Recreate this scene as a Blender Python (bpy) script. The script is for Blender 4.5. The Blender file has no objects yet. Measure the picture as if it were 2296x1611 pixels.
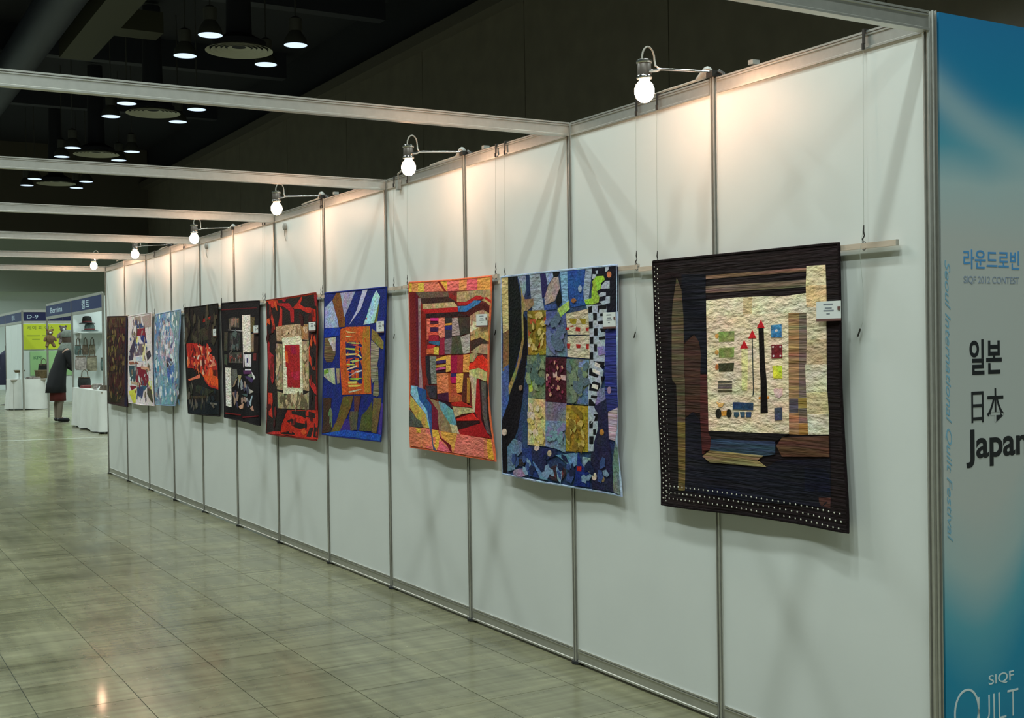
import bpy, bmesh, math, random
from mathutils import Vector, Matrix
random.seed(7)
PI = math.pi
SC = bpy.context.scene
COL = SC.collection

# ---------------------------------------------------------------- camera, world, exposure
CAM_POS = Vector((-2.9284, -2.5084, 1.4356))
YAW, PITCH, ROLL = 0.52435, -0.011613, -0.014859
FWD = Vector((math.sin(YAW)*math.cos(PITCH), math.cos(YAW)*math.cos(PITCH), math.sin(PITCH)))
RGT = Vector((math.cos(YAW), -math.sin(YAW), 0))
UPV = RGT.cross(FWD)
R2 = RGT*math.cos(ROLL) + UPV*math.sin(ROLL)
U2 = -RGT*math.sin(ROLL) + UPV*math.cos(ROLL)
cd = bpy.data.cameras.new('camera')
cd.sensor_width = 36.0
cd.lens = 36.0*2685.51/2296.0
cd.clip_end = 300
cam = bpy.data.objects.new('camera', cd)
COL.objects.link(cam)
cam.matrix_world = Matrix(((R2.x, U2.x, -FWD.x, CAM_POS.x), (R2.y, U2.y, -FWD.y, CAM_POS.y), (R2.z, U2.z, -FWD.z, CAM_POS.z), (0, 0, 0, 1)))
SC.camera = cam
w = bpy.data.worlds.new('hall_ambient')
w.use_nodes = True
w.node_tree.nodes['Background'].inputs[0].default_value = (0.80, 1.0, 0.92, 1)
w.node_tree.nodes['Background'].inputs[1].default_value = 0.08
SC.world = w
SC.view_settings.view_transform = 'Standard'
SC.view_settings.look = 'None'
SC.view_settings.gamma = 1.0
SC.view_settings.use_curve_mapping = False
SC.view_settings.exposure = 0.0
SC.cycles.max_bounces = 6
SC.cycles.diffuse_bounces = 3
SC.cycles.glossy_bounces = 3
HALL_LAMP_W = 405.0          # power of each hall downlight
HALL_LAMP_COL = (0.85, 1.0, 0.96)
BULB_STRENGTH = 90.0        # emission of the clip-on bulbs
BULB_COL = (1.0, 0.575, 0.36)
FABRIC_K = (1.30, 1.15, 1.24)

# ---------------------------------------------------------------- helpers
def lin(c):
    c /= 255.0
    return c/12.92 if c <= 0.04045 else ((c+0.055)/1.055)**2.4
def rgb(r, g, b, k=(1, 1, 1)):
    return (min(.92, lin(r)*k[0]), min(.92, lin(g)*k[1]), min(.92, lin(b)*k[2]), 1)

MATS = {}
def mat(name, col, rough=.6, metal=0., noise=0., scale=20., bump=0., spec=.5, emit=None, estr=0., stretch=(1, 1, 1), objcol=False, coat=0., bscale=None, hue=0., hscale=9.):
    m = bpy.data.materials.new(name)
    m.use_nodes = True
    nt = m.node_tree; n = nt.nodes; l = nt.links
    b = n['Principled BSDF']
    b.inputs['Base Color'].default_value = col
    b.inputs['Roughness'].default_value = rough
    b.inputs['Metallic'].default_value = metal
    b.inputs['Specular IOR Level'].default_value = spec
    if coat: b.inputs['Coat Weight'].default_value = coat
    if emit:
        b.inputs['Emission Color'].default_value = emit
        b.inputs['Emission Strength'].default_value = estr
    src = None
    if objcol:
        oi = n.new('ShaderNodeObjectInfo'); src = oi.outputs['Color']
    if noise or bump:
        tc = n.new('ShaderNodeTexCoord'); mp = n.new('ShaderNodeMapping')
        mp.inputs['Scale'].default_value = stretch
        l.new(tc.outputs['Object'], mp.inputs['Vector'])
        tx = n.new('ShaderNodeTexNoise'); tx.inputs['Scale'].default_value = scale; tx.inputs['Detail'].default_value = 4
        l.new(mp.outputs[0], tx.inputs['Vector'])
    if noise:
        rp = n.new('ShaderNodeMapRange')
        rp.inputs['From Min'].default_value = .3; rp.inputs['From Max'].default_value = .7
        rp.inputs['To Min'].default_value = 1-noise; rp.inputs['To Max'].default_value = 1+noise
        l.new(tx.outputs['Fac'], rp.inputs['Value'])
        mx = n.new('ShaderNodeVectorMath'); mx.operation = 'SCALE'
        if src: l.new(src, mx.inputs[0])
        else: mx.inputs[0].default_value = col[:3]
        l.new(rp.outputs[0], mx.inputs['Scale'])
        src = mx.outputs[0]
    if hue:
        # dye variation: each channel drifts on its own
        t3 = n.new('ShaderNodeTexNoise'); t3.inputs['Scale'].default_value = hscale; t3.inputs['Detail'].default_value = 5
        l.new(mp.outputs[0], t3.inputs['Vector'])
        v1 = n.new('ShaderNodeVectorMath'); v1.operation = 'MULTIPLY_ADD'
        v1.inputs[1].default_value = (hue*5, hue*5, hue*5); v1.inputs[2].default_value = (1-hue*2.5,)*3
        l.new(t3.outputs['Color'], v1.inputs[0])
        v2 = n.new('ShaderNodeVectorMath'); v2.operation = 'MULTIPLY'; l.new(src, v2.inputs[0]); l.new(v1.outputs[0], v2.inputs[1])
        v3 = n.new('ShaderNodeVectorMath'); v3.operation = 'MAXIMUM'; l.new(v2.outputs[0], v3.inputs[0]); v3.inputs[1].default_value = (.002, .002, .002)
        src = v3.outputs[0]
    if src: l.new(src, b.inputs['Base Color'])
    if bump:
        t2 = tx
        if bscale:
            t2 = n.new('ShaderNodeTexNoise'); t2.inputs['Scale'].default_value = bscale; t2.inputs['Detail'].default_value = 3
            l.new(mp.outputs[0], t2.inputs['Vector'])
        bp = n.new('ShaderNodeBump'); bp.inputs['Strength'].default_value = bump; bp.inputs['Distance'].default_value = .01
        l.new(t2.outputs['Fac'], bp.inputs['Height']); l.new(bp.outputs[0], b.inputs['Normal'])
    MATS[name] = m
    return m

class MB:
    def __init__(s): s.v = []; s.f = []
    def add(s, vs, fs):
        o = len(s.v); s.v += [tuple(p) for p in vs]; s.f += [tuple(i+o for i in f) for f in fs]; return s
    def box(s, x0, x1, y0, y1, z0, z1):
        return s.add([(x0,y0,z0),(x1,y0,z0),(x1,y1,z0),(x0,y1,z0),(x0,y0,z1),(x1,y0,z1),(x1,y1,z1),(x0,y1,z1)],
                     [(0,3,2,1),(4,5,6,7),(0,1,5,4),(1,2,6,5),(2,3,7,6),(3,0,4,7)])
    def tube(s, pts, r, n=8, caps=True):
        pts = [Vector(p) for p in pts]; k = len(pts)
        rs = r if isinstance(r, (list, tuple)) else [r]*k
        vs = []; ref = Vector((0, 0, 1)); prev = None
        for i, p in enumerate(pts):
            d = (pts[min(i+1, k-1)]-pts[max(i-1, 0)]).normalized()
            a = prev if prev is not None else (ref if abs(d.z) < .9 else Vector((1, 0, 0)))
            a = (a - d*a.dot(d)).normalized(); b = d.cross(a); prev = a
            for j in range(n):
                t = 2*PI*j/n; q = p+(a*math.cos(t)+b*math.sin(t))*rs[i]; vs.append(q)
        fs = [(i*n+j, i*n+(j+1) % n, (i+1)*n+(j+1) % n, (i+1)*n+j) for i in range(k-1) for j in range(n)]
        if caps: fs += [tuple(range(n-1, -1, -1)), tuple(range((k-1)*n, k*n))]
        return s.add(vs, fs)
    def lathe(s, prof, n=24, c=(0, 0, 0), sx=1., sy=1.):
        vs = []; k = len(prof)
        for r, z in prof:
            for j in range(n):
                t = 2*PI*j/n; vs.append((c[0]+r*math.cos(t)*sx, c[1]+r*math.sin(t)*sy, c[2]+z))
        fs = [(i*n+j, i*n+(j+1) % n, (i+1)*n+(j+1) % n, (i+1)*n+j) for i in range(k-1) for j in range(n)]
        closed = prof[0] == prof[-1]
        if prof[0][0] > 1e-6 and not closed: fs.append(tuple(range(n-1, -1, -1)))
        if prof[-1][0] > 1e-6 and not closed: fs.append(tuple(range((k-1)*n, k*n)))
        return s.add(vs, fs)
    def extrude(s, poly, axis, a, b):
        # poly: list of 2D points; axis 'x','y','z' = extrusion direction
        def P(u, v, t):
            return (t, u, v) if axis == 'x' else (u, t, v) if axis == 'y' else (u, v, t)
        k = len(poly)
        vs = [P(u, v, a) for u, v in poly]+[P(u, v, b) for u, v in poly]
        fs = [(i, (i+1) % k, k+(i+1) % k, k+i) for i in range(k)]+[tuple(range(k-1, -1, -1)), tuple(range(k, 2*k))]
        return s.add(vs, fs)
    def mesh(s, name, m, smooth=False):
        me = bpy.data.meshes.new(name); me.from_pydata(s.v, [], s.f)
        bm = bmesh.new(); bm.from_mesh(me); bmesh.ops.recalc_face_normals(bm, faces=bm.faces); bm.to_mesh(me); bm.free()
        if m: me.materials.append(m)
        if smooth:
            me.shade_smooth()
            try: me.set_sharp_from_angle(angle=math.radians(45))
            except Exception: pass
        return me
    def build(s, name, m, parent=None, smooth=False, loc=None, color=None):
        return link(name, s.mesh(name, m, smooth), parent, loc, color)

def link(name, me, parent=None, loc=None, color=None):
    o = bpy.data.objects.new(name, me); COL.objects.link(o)
    if parent: o.parent = parent
    if loc: o.location = loc
    if color: o.color = color
    return o
def empty(name, loc=(0, 0, 0), rz=0):
    o = bpy.data.objects.new(name, None); o.empty_display_size = .1; COL.objects.link(o); o.location = loc; o.rotation_euler = (0, 0, rz); return o
def tag(o, label=None, cat=None, group=None, kind=None):
    if label: o['label'] = label
    if cat: o['category'] = cat
    if group: o['group'] = group
    if kind: o['kind'] = kind
    return o
def copy_tree(o, parent=None):
    c = o.copy(); COL.objects.link(c); c.parent = parent
    for ch in list(o.children): copy_tree(ch, c)
    return c
def text_mesh(body, w, h, m, shear=0., depth=.0008, bold=0.):
    c = bpy.data.curves.new('lettering', 'FONT'); c.body = body; c.size = 1; c.shear = shear; c.extrude = .001; c.offset = bold
    o = bpy.data.objects.new('lettering', c); COL.objects.link(o)
    bpy.context.view_layer.update()
    me = bpy.data.meshes.new_from_object(o.evaluated_get(bpy.context.evaluated_depsgraph_get()))
    bpy.data.objects.remove(o); bpy.data.curves.remove(c)
    xs = [v.co.x for v in me.vertices]; ys = [v.co.y for v in me.vertices]
    x0, x1, y0, y1 = min(xs), max(xs), min(ys), max(ys)
    for v in me.vertices:
        v.co = Vector(((v.co.x-x0)/(x1-x0)*w, (v.co.y-y0)/(y1-y0)*h, depth if v.co.z > 0 else 0))
    me.materials.clear(); me.materials.append(m); me.name = 'lettering'
    return me

# ---------------------------------------------------------------- materials
M_WHITE = mat('white_laminate', (.74, .75, .72, 1), .45, noise=.02, scale=3, spec=.35)
M_ALU = mat('satin_aluminium', (.60, .585, .54, 1), .40, metal=.78, noise=.05, scale=40)
M_BLACKRUB = mat('black_rubber', (.012, .012, .012, 1), .6)
M_WOODROD = mat('pale_batten', (.60, .48, .38, 1), .6, noise=.12, scale=12, stretch=(8, 1, 8))
M_CHROME = mat('chrome', (.75, .74, .72, 1), .16, metal=1.)
M_BROWNMET = mat('lamp_housing', (.16, .13, .11, 1), .4, metal=.3)
M_CABLE = mat('grey_cable', (.36, .33, .28, 1), .55)
M_TAPE = mat('grey_tape', (.30, .29, .26, 1), .7, noise=.2, scale=40)
M_DARKMET = mat('dark_steel', (.05, .045, .04, 1), .45, metal=.5)
M_CORD = mat('nylon_cord', (.42, .43, .38, 1), .5)
M_BULB = mat('bulb_glass', (1, 1, 1, 1), .3, emit=BULB_COL+(1,), estr=BULB_STRENGTH)
M_CARD = mat('card_paper', (.76, .78, .76, 1), .6)
M_CARDB = mat('card_strip', (.16, .07, .06, 1), .5)
M_INK = mat('grey_ink', (.22, .24, .27, 1), .7)
FAB = dict(
    p=mat('plain_cotton', (.5, .5, .5, 1), .85, noise=.16, scale=70, bump=.5, objcol=True, spec=.15, hue=.10, hscale=22),
    m=mat('mottled_cotton', (.5, .5, .5, 1), .85, noise=.30, scale=75, bump=.6, objcol=True, spec=.15, hue=.26, hscale=16),
    s=mat('row_quilted_cotton', (.5, .5, .5, 1), .8, noise=.40, scale=14, bump=.8, objcol=True, spec=.2, stretch=(1, .5, 9), hue=.22, hscale=6),
    b=mat('puckered_cotton', (.5, .5, .5, 1), .75, noise=.12, scale=30, bump=1.0, objcol=True, spec=.25, stretch=(1, 1, 2.2), hue=.10, hscale=10),
    g=mat('sateen_cloth', (.5, .5, .5, 1), .36, noise=.25, scale=50, bump=.8, objcol=True, spec=.5, hue=.25, hscale=18))
QUILTS = [
 ('pencil', 1.3504, 1.7607, (30, 18, 20), 's', [0, 0, 1005, 8, 1018, 480, 1046, 949, 602, 948, 43, 967, 24, 486], [914, 196, 1025, 196, 1028, 252, 919, 255], [
  ((18, 20, 34), 's', [183, 61, 330, 70, 333, 443, 296, 443, 298, 343, 257, 295, 194, 318, 182, 123]),
  ((25, 17, 19), 's', [119, 58, 150, 77, 122, 175, 112, 439, 116, 470, 146, 635, 150, 901, 118, 904, 84, 659, 77, 450]),
  ((96, 86, 62), 's', [152, 73, 182, 123, 192, 222, 192, 438, 196, 468, 197, 633, 146, 635, 141, 490, 116, 470, 114, 439, 118, 238, 125, 176]),
  ((110, 95, 48), 's', [146, 635, 197, 633, 198, 896, 151, 901]),
  ((74, 48, 36), 's', [257, 295, 288, 323, 300, 370, 296, 437, 294, 594, 245, 591, 199, 615, 197, 448, 193, 438, 194, 332]),
  ((84, 40, 36), 's', [296, 447, 340, 446, 344, 659, 327, 740, 306, 748, 295, 621]),
  ((22, 22, 36), 's', [199, 619, 245, 591, 292, 621, 306, 748, 336, 782, 601, 774, 664, 768, 709, 742, 964, 715, 965, 880, 555, 899, 196, 896]),
  ((20, 22, 46), 's', [818, 757, 959, 749, 962, 829, 780, 837]),
  ((22, 28, 50), 's', [212, 869, 515, 866, 527, 890, 205, 896]),
  ((80, 52, 46), 's', [895, 852, 964, 845, 963, 879, 921, 880]),
  ((124, 100, 78), 's', [332, 75, 860, 78, 860, 91, 332, 89]),
  ((118, 102, 84), 's', [331, 115, 857, 119, 856, 143, 331, 141]),
  ((208, 200, 165), 'b', [333, 168, 497, 164, 634, 166, 752, 170, 859, 164, 857, 230, 334, 227]),
  ((206, 192, 158), 'b', [334, 227, 771, 229, 769, 645, 345, 657]),
  ((188, 172, 128), 'b', [541, 166, 588, 167, 587, 227, 540, 228]),
  ((156, 122, 84), 's', [772, 229, 824, 230, 814, 645, 769, 646]),
  ((118, 102, 90), 's', [824, 230, 858, 230, 856, 643, 814, 645]),
  ((150, 124, 58), 's', [814, 520, 854, 519, 856, 553, 815, 555]),
  ((92, 80, 88), 's', [772, 523, 814, 522, 814, 570, 771, 573]),
  ((156, 118, 60), 's', [815, 606, 858, 604, 857, 642, 815, 645]),
  ((202, 192, 148), 'b', [860, 73, 947, 75, 950, 142, 856, 139]),
  ((208, 178, 128), 'b', [856, 139, 950, 142, 952, 214, 858, 212]),
  ((192, 184, 150), 'b', [858, 212, 950, 213, 951, 321, 859, 322]),
  ((176, 162, 122), 'b', [859, 322, 951, 321, 951, 404, 855, 406]),
  ((196, 192, 160), 'b', [849, 406, 952, 404, 952, 495, 853, 501]),
  ((186, 176, 130), 'b', [853, 501, 953, 495, 960, 568, 857, 574]),
  ((202, 198, 168), 'b', [857, 574, 960, 568, 960, 636, 859, 643]),
  ((136, 152, 86), 'g', [406, 287, 493, 286, 492, 324, 408, 325]),
  ((132, 152, 82), 'g', [407, 348, 492, 345, 489, 381, 408, 383]),
  ((68, 72, 46), 'g', [404, 404, 491, 401, 486, 433, 407, 435]),
  ((205, 150, 80), 'g', [407, 303, 405, 308, 399, 311, 393, 311, 387, 308, 385, 303, 388, 298, 393, 295, 400, 295, 405, 298]),
  ((205, 150, 80), 'g', [406, 363, 403, 369, 398, 372, 392, 372, 386, 369, 384, 363, 386, 358, 392, 354, 398, 354, 404, 358]),
  ((190, 125, 60), 'g', [406, 418, 404, 424, 399, 428, 393, 428, 388, 424, 386, 418, 388, 412, 393, 408, 399, 408, 404, 412]),
  ((92, 88, 74), 'p', [403, 469, 479, 467, 479, 475, 403, 478]),
  ((92, 88, 84), 'p', [403, 482, 479, 479, 478, 485, 402, 488]),
  ((96, 84, 90), 'p', [402, 490, 479, 488, 478, 496, 402, 498]),
  ((84, 78, 58), 'p', [402, 503, 479, 500, 478, 508, 402, 511]),
  ((222, 205, 140), 'b', [531, 350, 564, 350, 560, 501, 532, 502]),
  ((48, 60, 58), 'p', [586, 312, 590, 312, 595, 512, 588, 521, 591, 500]),
  ((26, 20, 18), 'p', [621, 278, 647, 277, 653, 400, 661, 457, 667, 576, 631, 580, 631, 458, 628, 442]),
  ((200, 135, 50), 'p', [621, 522, 675, 518, 675, 526, 621, 530]),
  ((198, 36, 42), 'p', [546, 320, 565, 349, 524, 350]),
  ((198, 36, 42), 'p', [589, 284, 608, 313, 568, 314]),
  ((198, 36, 42), 'p', [634, 249, 652, 277, 612, 278]),
  ((58, 132, 168), 'g', [686, 269, 738, 267, 738, 312, 686, 312]),
  ((128, 34, 44), 'g', [687, 338, 740, 337, 741, 384, 688, 386]),
  ((214, 198, 56), 'g', [692, 412, 739, 410, 740, 454, 697, 455]),
  ((220, 170, 166), 'p', [696, 493, 711, 489, 724, 492, 740, 488, 740, 513, 723, 523, 705, 518]),
  ((68, 74, 96), 'g', [701, 558, 738, 555, 738, 599, 702, 602]),
  ((215, 215, 205), 'p', [720, 288, 718, 292, 713, 293, 708, 292, 706, 288, 709, 285, 714, 283, 719, 285]),
  ((215, 200, 190), 'p', [701, 345, 699, 348, 693, 348, 691, 345, 693, 342, 699, 342]),
  ((215, 200, 190), 'p', [738, 345, 735, 348, 730, 348, 727, 345, 730, 342, 735, 342]),
  ((215, 200, 190), 'p', [703, 376, 700, 380, 695, 380, 693, 376, 695, 373, 701, 373]),
  ((215, 200, 190), 'p', [738, 376, 735, 379, 730, 379, 728, 376, 730, 373, 736, 373]),
  ((38, 66, 104), 'g', [483, 545, 592, 544, 591, 570, 482, 572]),
  ((52, 78, 108), 'g', [489, 581, 514, 580, 517, 591, 504, 602, 488, 596]),
  ((52, 78, 108), 'g', [521, 579, 547, 578, 545, 598, 527, 599]),
  ((52, 78, 108), 'g', [552, 578, 582, 577, 580, 596, 555, 598]),
  ((34, 30, 22), 'g', [420, 589, 417, 600, 409, 607, 398, 607, 390, 601, 387, 590, 391, 579, 399, 573, 409, 572, 417, 578]),
  ((34, 30, 22), 'g', [476, 587, 473, 596, 466, 602, 457, 603, 450, 597, 447, 588, 450, 578, 457, 572, 466, 572, 473, 577]),
  ((205, 145, 60), 'p', [420, 581, 450, 578, 448, 595, 422, 597]),
  ((215, 165, 95), 'p', [393, 548, 411, 554, 436, 549, 425, 564, 406, 566]),
  ((22, 14, 15), 's', [345, 659, 769, 647, 737, 659, 708, 675, 362, 686]),
  ((50, 70, 88), 's', [362, 686, 703, 676, 702, 720, 653, 729, 354, 730]),
  ((138, 122, 82), 's', [309, 755, 354, 730, 647, 728, 614, 748, 659, 768, 353, 775]),
  ((84, 40, 36), 's', [301, 671, 345, 664, 362, 686, 354, 730, 313, 736]),
  ((94, 66, 46), 's', [710, 690, 737, 659, 959, 641, 960, 710, 736, 725]),
 ]),
 ('ocean', 2.5898, 1.7678, (52, 72, 108), 'm', [11, 0, 525, 1, 989, 5, 1004, 312, 1008, 572, 981, 760, 1011, 968, 537, 966, 0, 962, 5, 497], [915, 202, 1006, 200, 1006, 261, 913, 261], [
  ((192, 178, 118), 'b', [11, 2, 79, 2, 82, 258, 24, 273]),
  ((134, 102, 62), 'm', [24, 273, 82, 258, 82, 429, 18, 461]),
  ((72, 98, 155), 'm', [10, 449, 77, 425, 81, 615, 11, 688]),
  ((22, 28, 27), 'm', [79, 2, 163, 3, 198, 100, 203, 199, 207, 306, 143, 428, 78, 545, 82, 258]),
  ((152, 138, 82), 'm', [200, 55, 235, 109, 221, 200, 224, 261, 227, 306, 197, 398, 141, 490, 77, 577, 74, 530, 158, 428, 207, 306, 206, 108]),
  ((25, 18, 27), 'p', [221, 185, 254, 216, 257, 375, 233, 458, 210, 565, 190, 642, 157, 736, 85, 825, 42, 953, -2, 957, -1, 713, 36, 656, 68, 616, 85, 569, 149, 490, 205, 398, 227, 306]),
  ((132, 152, 168), 'm', [171, 3, 246, 6, 251, 72, 228, 109, 200, 55]),
  ((35, 55, 98), 'p', [253, 4, 283, 6, 298, 90, 258, 103]),
  ((142, 158, 166), 'b', [283, 2, 376, 4, 395, 116, 414, 172, 307, 172, 294, 104]),
  ((50, 45, 98), 'p', [384, 5, 426, 3, 446, 45, 423, 110, 395, 116]),
  ((132, 162, 188), 'm', [426, 3, 488, 3, 494, 26, 445, 60]),
  ((22, 22, 26), 'p', [488, 3, 543, 3, 535, 24, 494, 26]),
  ((154, 142, 136), 'm', [494, 29, 535, 27, 547, 79, 505, 135, 422, 150, 416, 117, 452, 60]),
  ((25, 30, 28), 'p', [547, 79, 566, 138, 532, 165, 512, 135]),
  ((112, 158, 184), 'b', [550, 0, 609, 0, 613, 125, 625, 168, 572, 174, 561, 87]),
  ((44, 86, 160), 'm', [609, 0, 751, 2, 743, 96, 729, 130, 754, 162, 638, 169, 620, 118]),
  ((134, 154, 168), 'b', [758, 2, 807, 3, 794, 63, 773, 153, 741, 151, 736, 95]),
  ((60, 82, 145), 'm', [415, 150, 518, 150, 518, 173, 421, 175]),
  ((154, 136, 96), 'm', [228, 117, 316, 117, 322, 147, 263, 171, 226, 174]),
  ((25, 25, 40), 'p', [807, 3, 982, 2, 999, 14, 1006, 198, 912, 197, 901, 171, 803, 171]),
  ((158, 172, 178), 'p', [759, 163, 921, 166, 917, 309, 905, 425, 783, 425, 783, 250]),
  ((158, 172, 178), 'p', [832, 19, 887, 17, 889, 31, 839, 33]),
  ((158, 172, 178), 'p', [811, 32, 839, 35, 834, 52, 806, 53]),
  ((158, 172, 178), 'p', [905, 6, 932, 7, 932, 23, 907, 29]),
  ((158, 172, 178), 'p', [908, 66, 940, 67, 940, 99, 875, 98, 878, 84, 910, 84]),
  ((158, 172, 178), 'p', [857, 122, 875, 113, 912, 114, 912, 129, 862, 133]),
  ((158, 172, 178), 'p', [912, 133, 944, 132, 943, 161, 886, 165, 861, 152, 909, 149]),
  ((152, 192, 58), 'm', [839, 43, 894, 44, 904, 61, 873, 74, 873, 96, 842, 109, 862, 133, 856, 155, 810, 162, 754, 160, 744, 139, 801, 136, 802, 101, 813, 79, 808, 62]),
  ((195, 122, 76), 'p', [953, 42, 950, 50, 941, 54, 930, 54, 922, 48, 919, 40, 922, 31, 931, 27, 942, 28, 950, 33]),
  ((22, 22, 26), 'p', [774, 171, 805, 169, 807, 197, 776, 198]),
  ((22, 22, 26), 'p', [812, 199, 843, 200, 842, 231, 814, 232]),
  ((22, 22, 26), 'p', [778, 235, 811, 235, 810, 266, 782, 266]),
  ((22, 22, 26), 'p', [818, 266, 848, 265, 849, 297, 820, 296]),
  ((22, 22, 26), 'p', [786, 302, 815, 301, 814, 332, 788, 332]),
  ((22, 22, 26), 'p', [819, 333, 844, 334, 843, 365, 821, 365]),
  ((22, 22, 26), 'p', [782, 369, 813, 368, 812, 399, 784, 399]),
  ((22, 22, 26), 'p', [868, 204, 912, 202, 912, 215, 870, 214]),
  ((22, 22, 26), 'p', [849, 236, 912, 233, 909, 248, 851, 247]),
  ((22, 22, 26), 'p', [869, 267, 918, 268, 918, 282, 878, 282]),
  ((22, 22, 26), 'p', [858, 303, 910, 300, 910, 314, 860, 315]),
  ((22, 22, 26), 'p', [851, 169, 921, 166, 918, 185, 861, 183, 858, 198, 848, 197]),
  ((154, 134, 44), 'm', [263, 171, 432, 175, 429, 379, 265, 379]),
  ((190, 90, 50), 'p', [287, 213, 341, 211, 340, 235, 289, 235]),
  ((190, 90, 50), 'p', [408, 207, 432, 208, 431, 235, 408, 233]),
  ((190, 90, 50), 'p', [270, 263, 303, 263, 296, 291, 272, 291]),
  ((190, 90, 50), 'p', [358, 323, 382, 323, 378, 344, 359, 346]),
  ((205, 190, 165), 'p', [266, 309, 296, 310, 289, 344, 268, 341]),
  ((86, 98, 146), 'm', [432, 180, 598, 185, 596, 275, 435, 283]),
  ((108, 128, 144), 'm', [435, 283, 602, 279, 603, 388, 432, 382]),
  ((162, 188, 90), 'm', [531, 172, 619, 140, 625, 176, 557, 209, 531, 201]),
  ((184, 174, 142), 'b', [598, 196, 772, 180, 782, 292, 608, 289]),
  ((184, 176, 148), 'b', [608, 296, 781, 295, 785, 396, 606, 388]),
  ((175, 44, 40), 'p', [593, 257, 624, 257, 623, 268, 596, 269]),
  ((175, 44, 40), 'p', [626, 255, 651, 248, 667, 256]),
  ((175, 44, 40), 'p', [677, 256, 712, 261, 709, 277, 672, 274]),
  ((175, 44, 40), 'p', [754, 261, 780, 260, 777, 277, 756, 275]),
  ((175, 44, 40), 'p', [603, 329, 632, 330, 626, 353, 605, 349]),
  ((175, 44, 40), 'p', [675, 332, 713, 334, 710, 350, 680, 350]),
  ((175, 44, 40), 'p', [757, 333, 780, 332, 777, 356, 759, 355]),
  ((155, 138, 40), 'p', [625, 217, 684, 220, 678, 242, 651, 244, 630, 235]),
  ((155, 138, 40), 'p', [702, 220, 757, 222, 754, 245, 728, 246]),
  ((112, 128, 96), 'm', [257, 382, 429, 382, 424, 581, 266, 582]),
  ((168, 194, 68), 'm', [269, 473, 306, 465, 311, 547, 274, 556]),
  ((78, 30, 42), 'm', [429, 390, 595, 391, 596, 594, 428, 592]),
  ((195, 165, 155), 'p', [434, 467, 458, 467, 457, 494, 433, 496]),
  ((195, 165, 155), 'p', [490, 459, 524, 455, 523, 480, 493, 482]),
  ((195, 165, 155), 'p', [550, 469, 590, 472, 590, 493, 557, 490]),
  ((106, 122, 100), 'm', [599, 397, 783, 400, 774, 598, 596, 594]),
  ((122, 152, 174), 'm', [709, 403, 779, 403, 778, 424, 683, 439]),
  ((134, 144, 58), 'm', [695, 446, 734, 438, 732, 515, 700, 516]),
  ((90, 112, 154), 'm', [706, 551, 770, 515, 770, 595, 679, 594]),
  ((195, 180, 122), 'm', [266, 582, 424, 585, 425, 799, 260, 802]),
  ((192, 182, 168), 'm', [257, 647, 323, 644, 336, 674, 263, 700]),
  ((122, 116, 128), 'm', [428, 594, 594, 596, 592, 676, 428, 681]),
  ((116, 138, 160), 'm', [428, 681, 592, 676, 581, 817, 508, 804, 425, 799]),
  ((165, 138, 42), 'm', [594, 603, 770, 602, 765, 801, 588, 810]),
  ((44, 54, 130), 's', [916, 274, 1004, 275, 1012, 409, 1020, 596, 926, 620, 910, 532]),
  ((44, 44, 76), 'm', [824, 582, 915, 545, 926, 620, 928, 742, 944, 836, 947, 957, 783, 958, 787, 820, 822, 659]),
  ((134, 124, 170), 'm', [848, 348, 903, 341, 920, 375, 859, 382]),
  ((124, 114, 156), 'm', [831, 534, 904, 518, 915, 566, 830, 596]),
  ((175, 160, 170), 's', [931, 620, 1015, 599, 1004, 663, 981, 739, 929, 735]),
  ((112, 134, 124), 'm', [950, 835, 981, 739, 995, 765, 1004, 963, 950, 958]),
  ((158, 172, 178), 'p', [772, 421, 845, 406, 896, 449, 882, 501, 841, 568, 814, 606, 846, 630, 845, 693, 810, 761, 806, 795, 769, 798, 771, 592]),
  ((22, 22, 26), 'p', [819, 406, 906, 409, 899, 433, 812, 425]),
  ((22, 22, 26), 'p', [782, 438, 812, 436, 811, 454, 870, 470, 866, 479, 781, 467]),
  ((22, 22, 26), 'p', [810, 491, 872, 501, 872, 516, 848, 536, 779, 534, 787, 503, 803, 504]),
  ((22, 22, 26), 'p', [795, 553, 848, 555, 841, 566, 795, 566]),
  ((22, 22, 26), 'p', [778, 572, 795, 571, 795, 588, 827, 590, 824, 600, 774, 600]),
  ((22, 22, 26), 'p', [813, 635, 846, 632, 845, 663, 812, 665]),
  ((22, 22, 26), 'p', [779, 667, 809, 665, 805, 697, 778, 698]),
  ((22, 22, 26), 'p', [808, 700, 831, 699, 831, 723, 808, 725]),
  ((22, 22, 26), 'p', [778, 732, 811, 730, 807, 764, 777, 765]),
  ((22, 22, 26), 'p', [879, 470, 905, 471, 895, 493, 882, 493]),
  ((205, 205, 190), 'p', [832, 410, 874, 420, 870, 436, 825, 426]),
  ((205, 205, 190), 'p', [810, 504, 856, 510, 849, 527, 800, 521]),
  ((205, 205, 190), 'p', [812, 439, 870, 450, 871, 465, 811, 453]),
  ((98, 128, 150), 'm', [62, 826, 117, 784, 193, 795, 199, 840, 138, 875, 128, 930, 58, 945]),
  ((40, 66, 126), 'm', [200, 825, 303, 818, 301, 886, 371, 947, 285, 947, 257, 904, 214, 862]),
  ((144, 122, 144), 'm', [260, 934, 246, 947, 208, 958, 160, 962, 122, 958, 107, 947, 123, 933, 162, 923, 209, 919, 246, 923]),
  ((52, 46, 50), 'm', [237, 888, 227, 900, 201, 908, 170, 911, 144, 906, 135, 896, 145, 884, 171, 876, 202, 873, 227, 878]),
  ((92, 134, 170), 'm', [315, 878, 418, 869, 430, 919, 443, 952, 389, 951]),
  ((40, 50, 88), 'm', [303, 814, 514, 804, 514, 833, 430, 861, 428, 928, 414, 929, 302, 863]),
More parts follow.
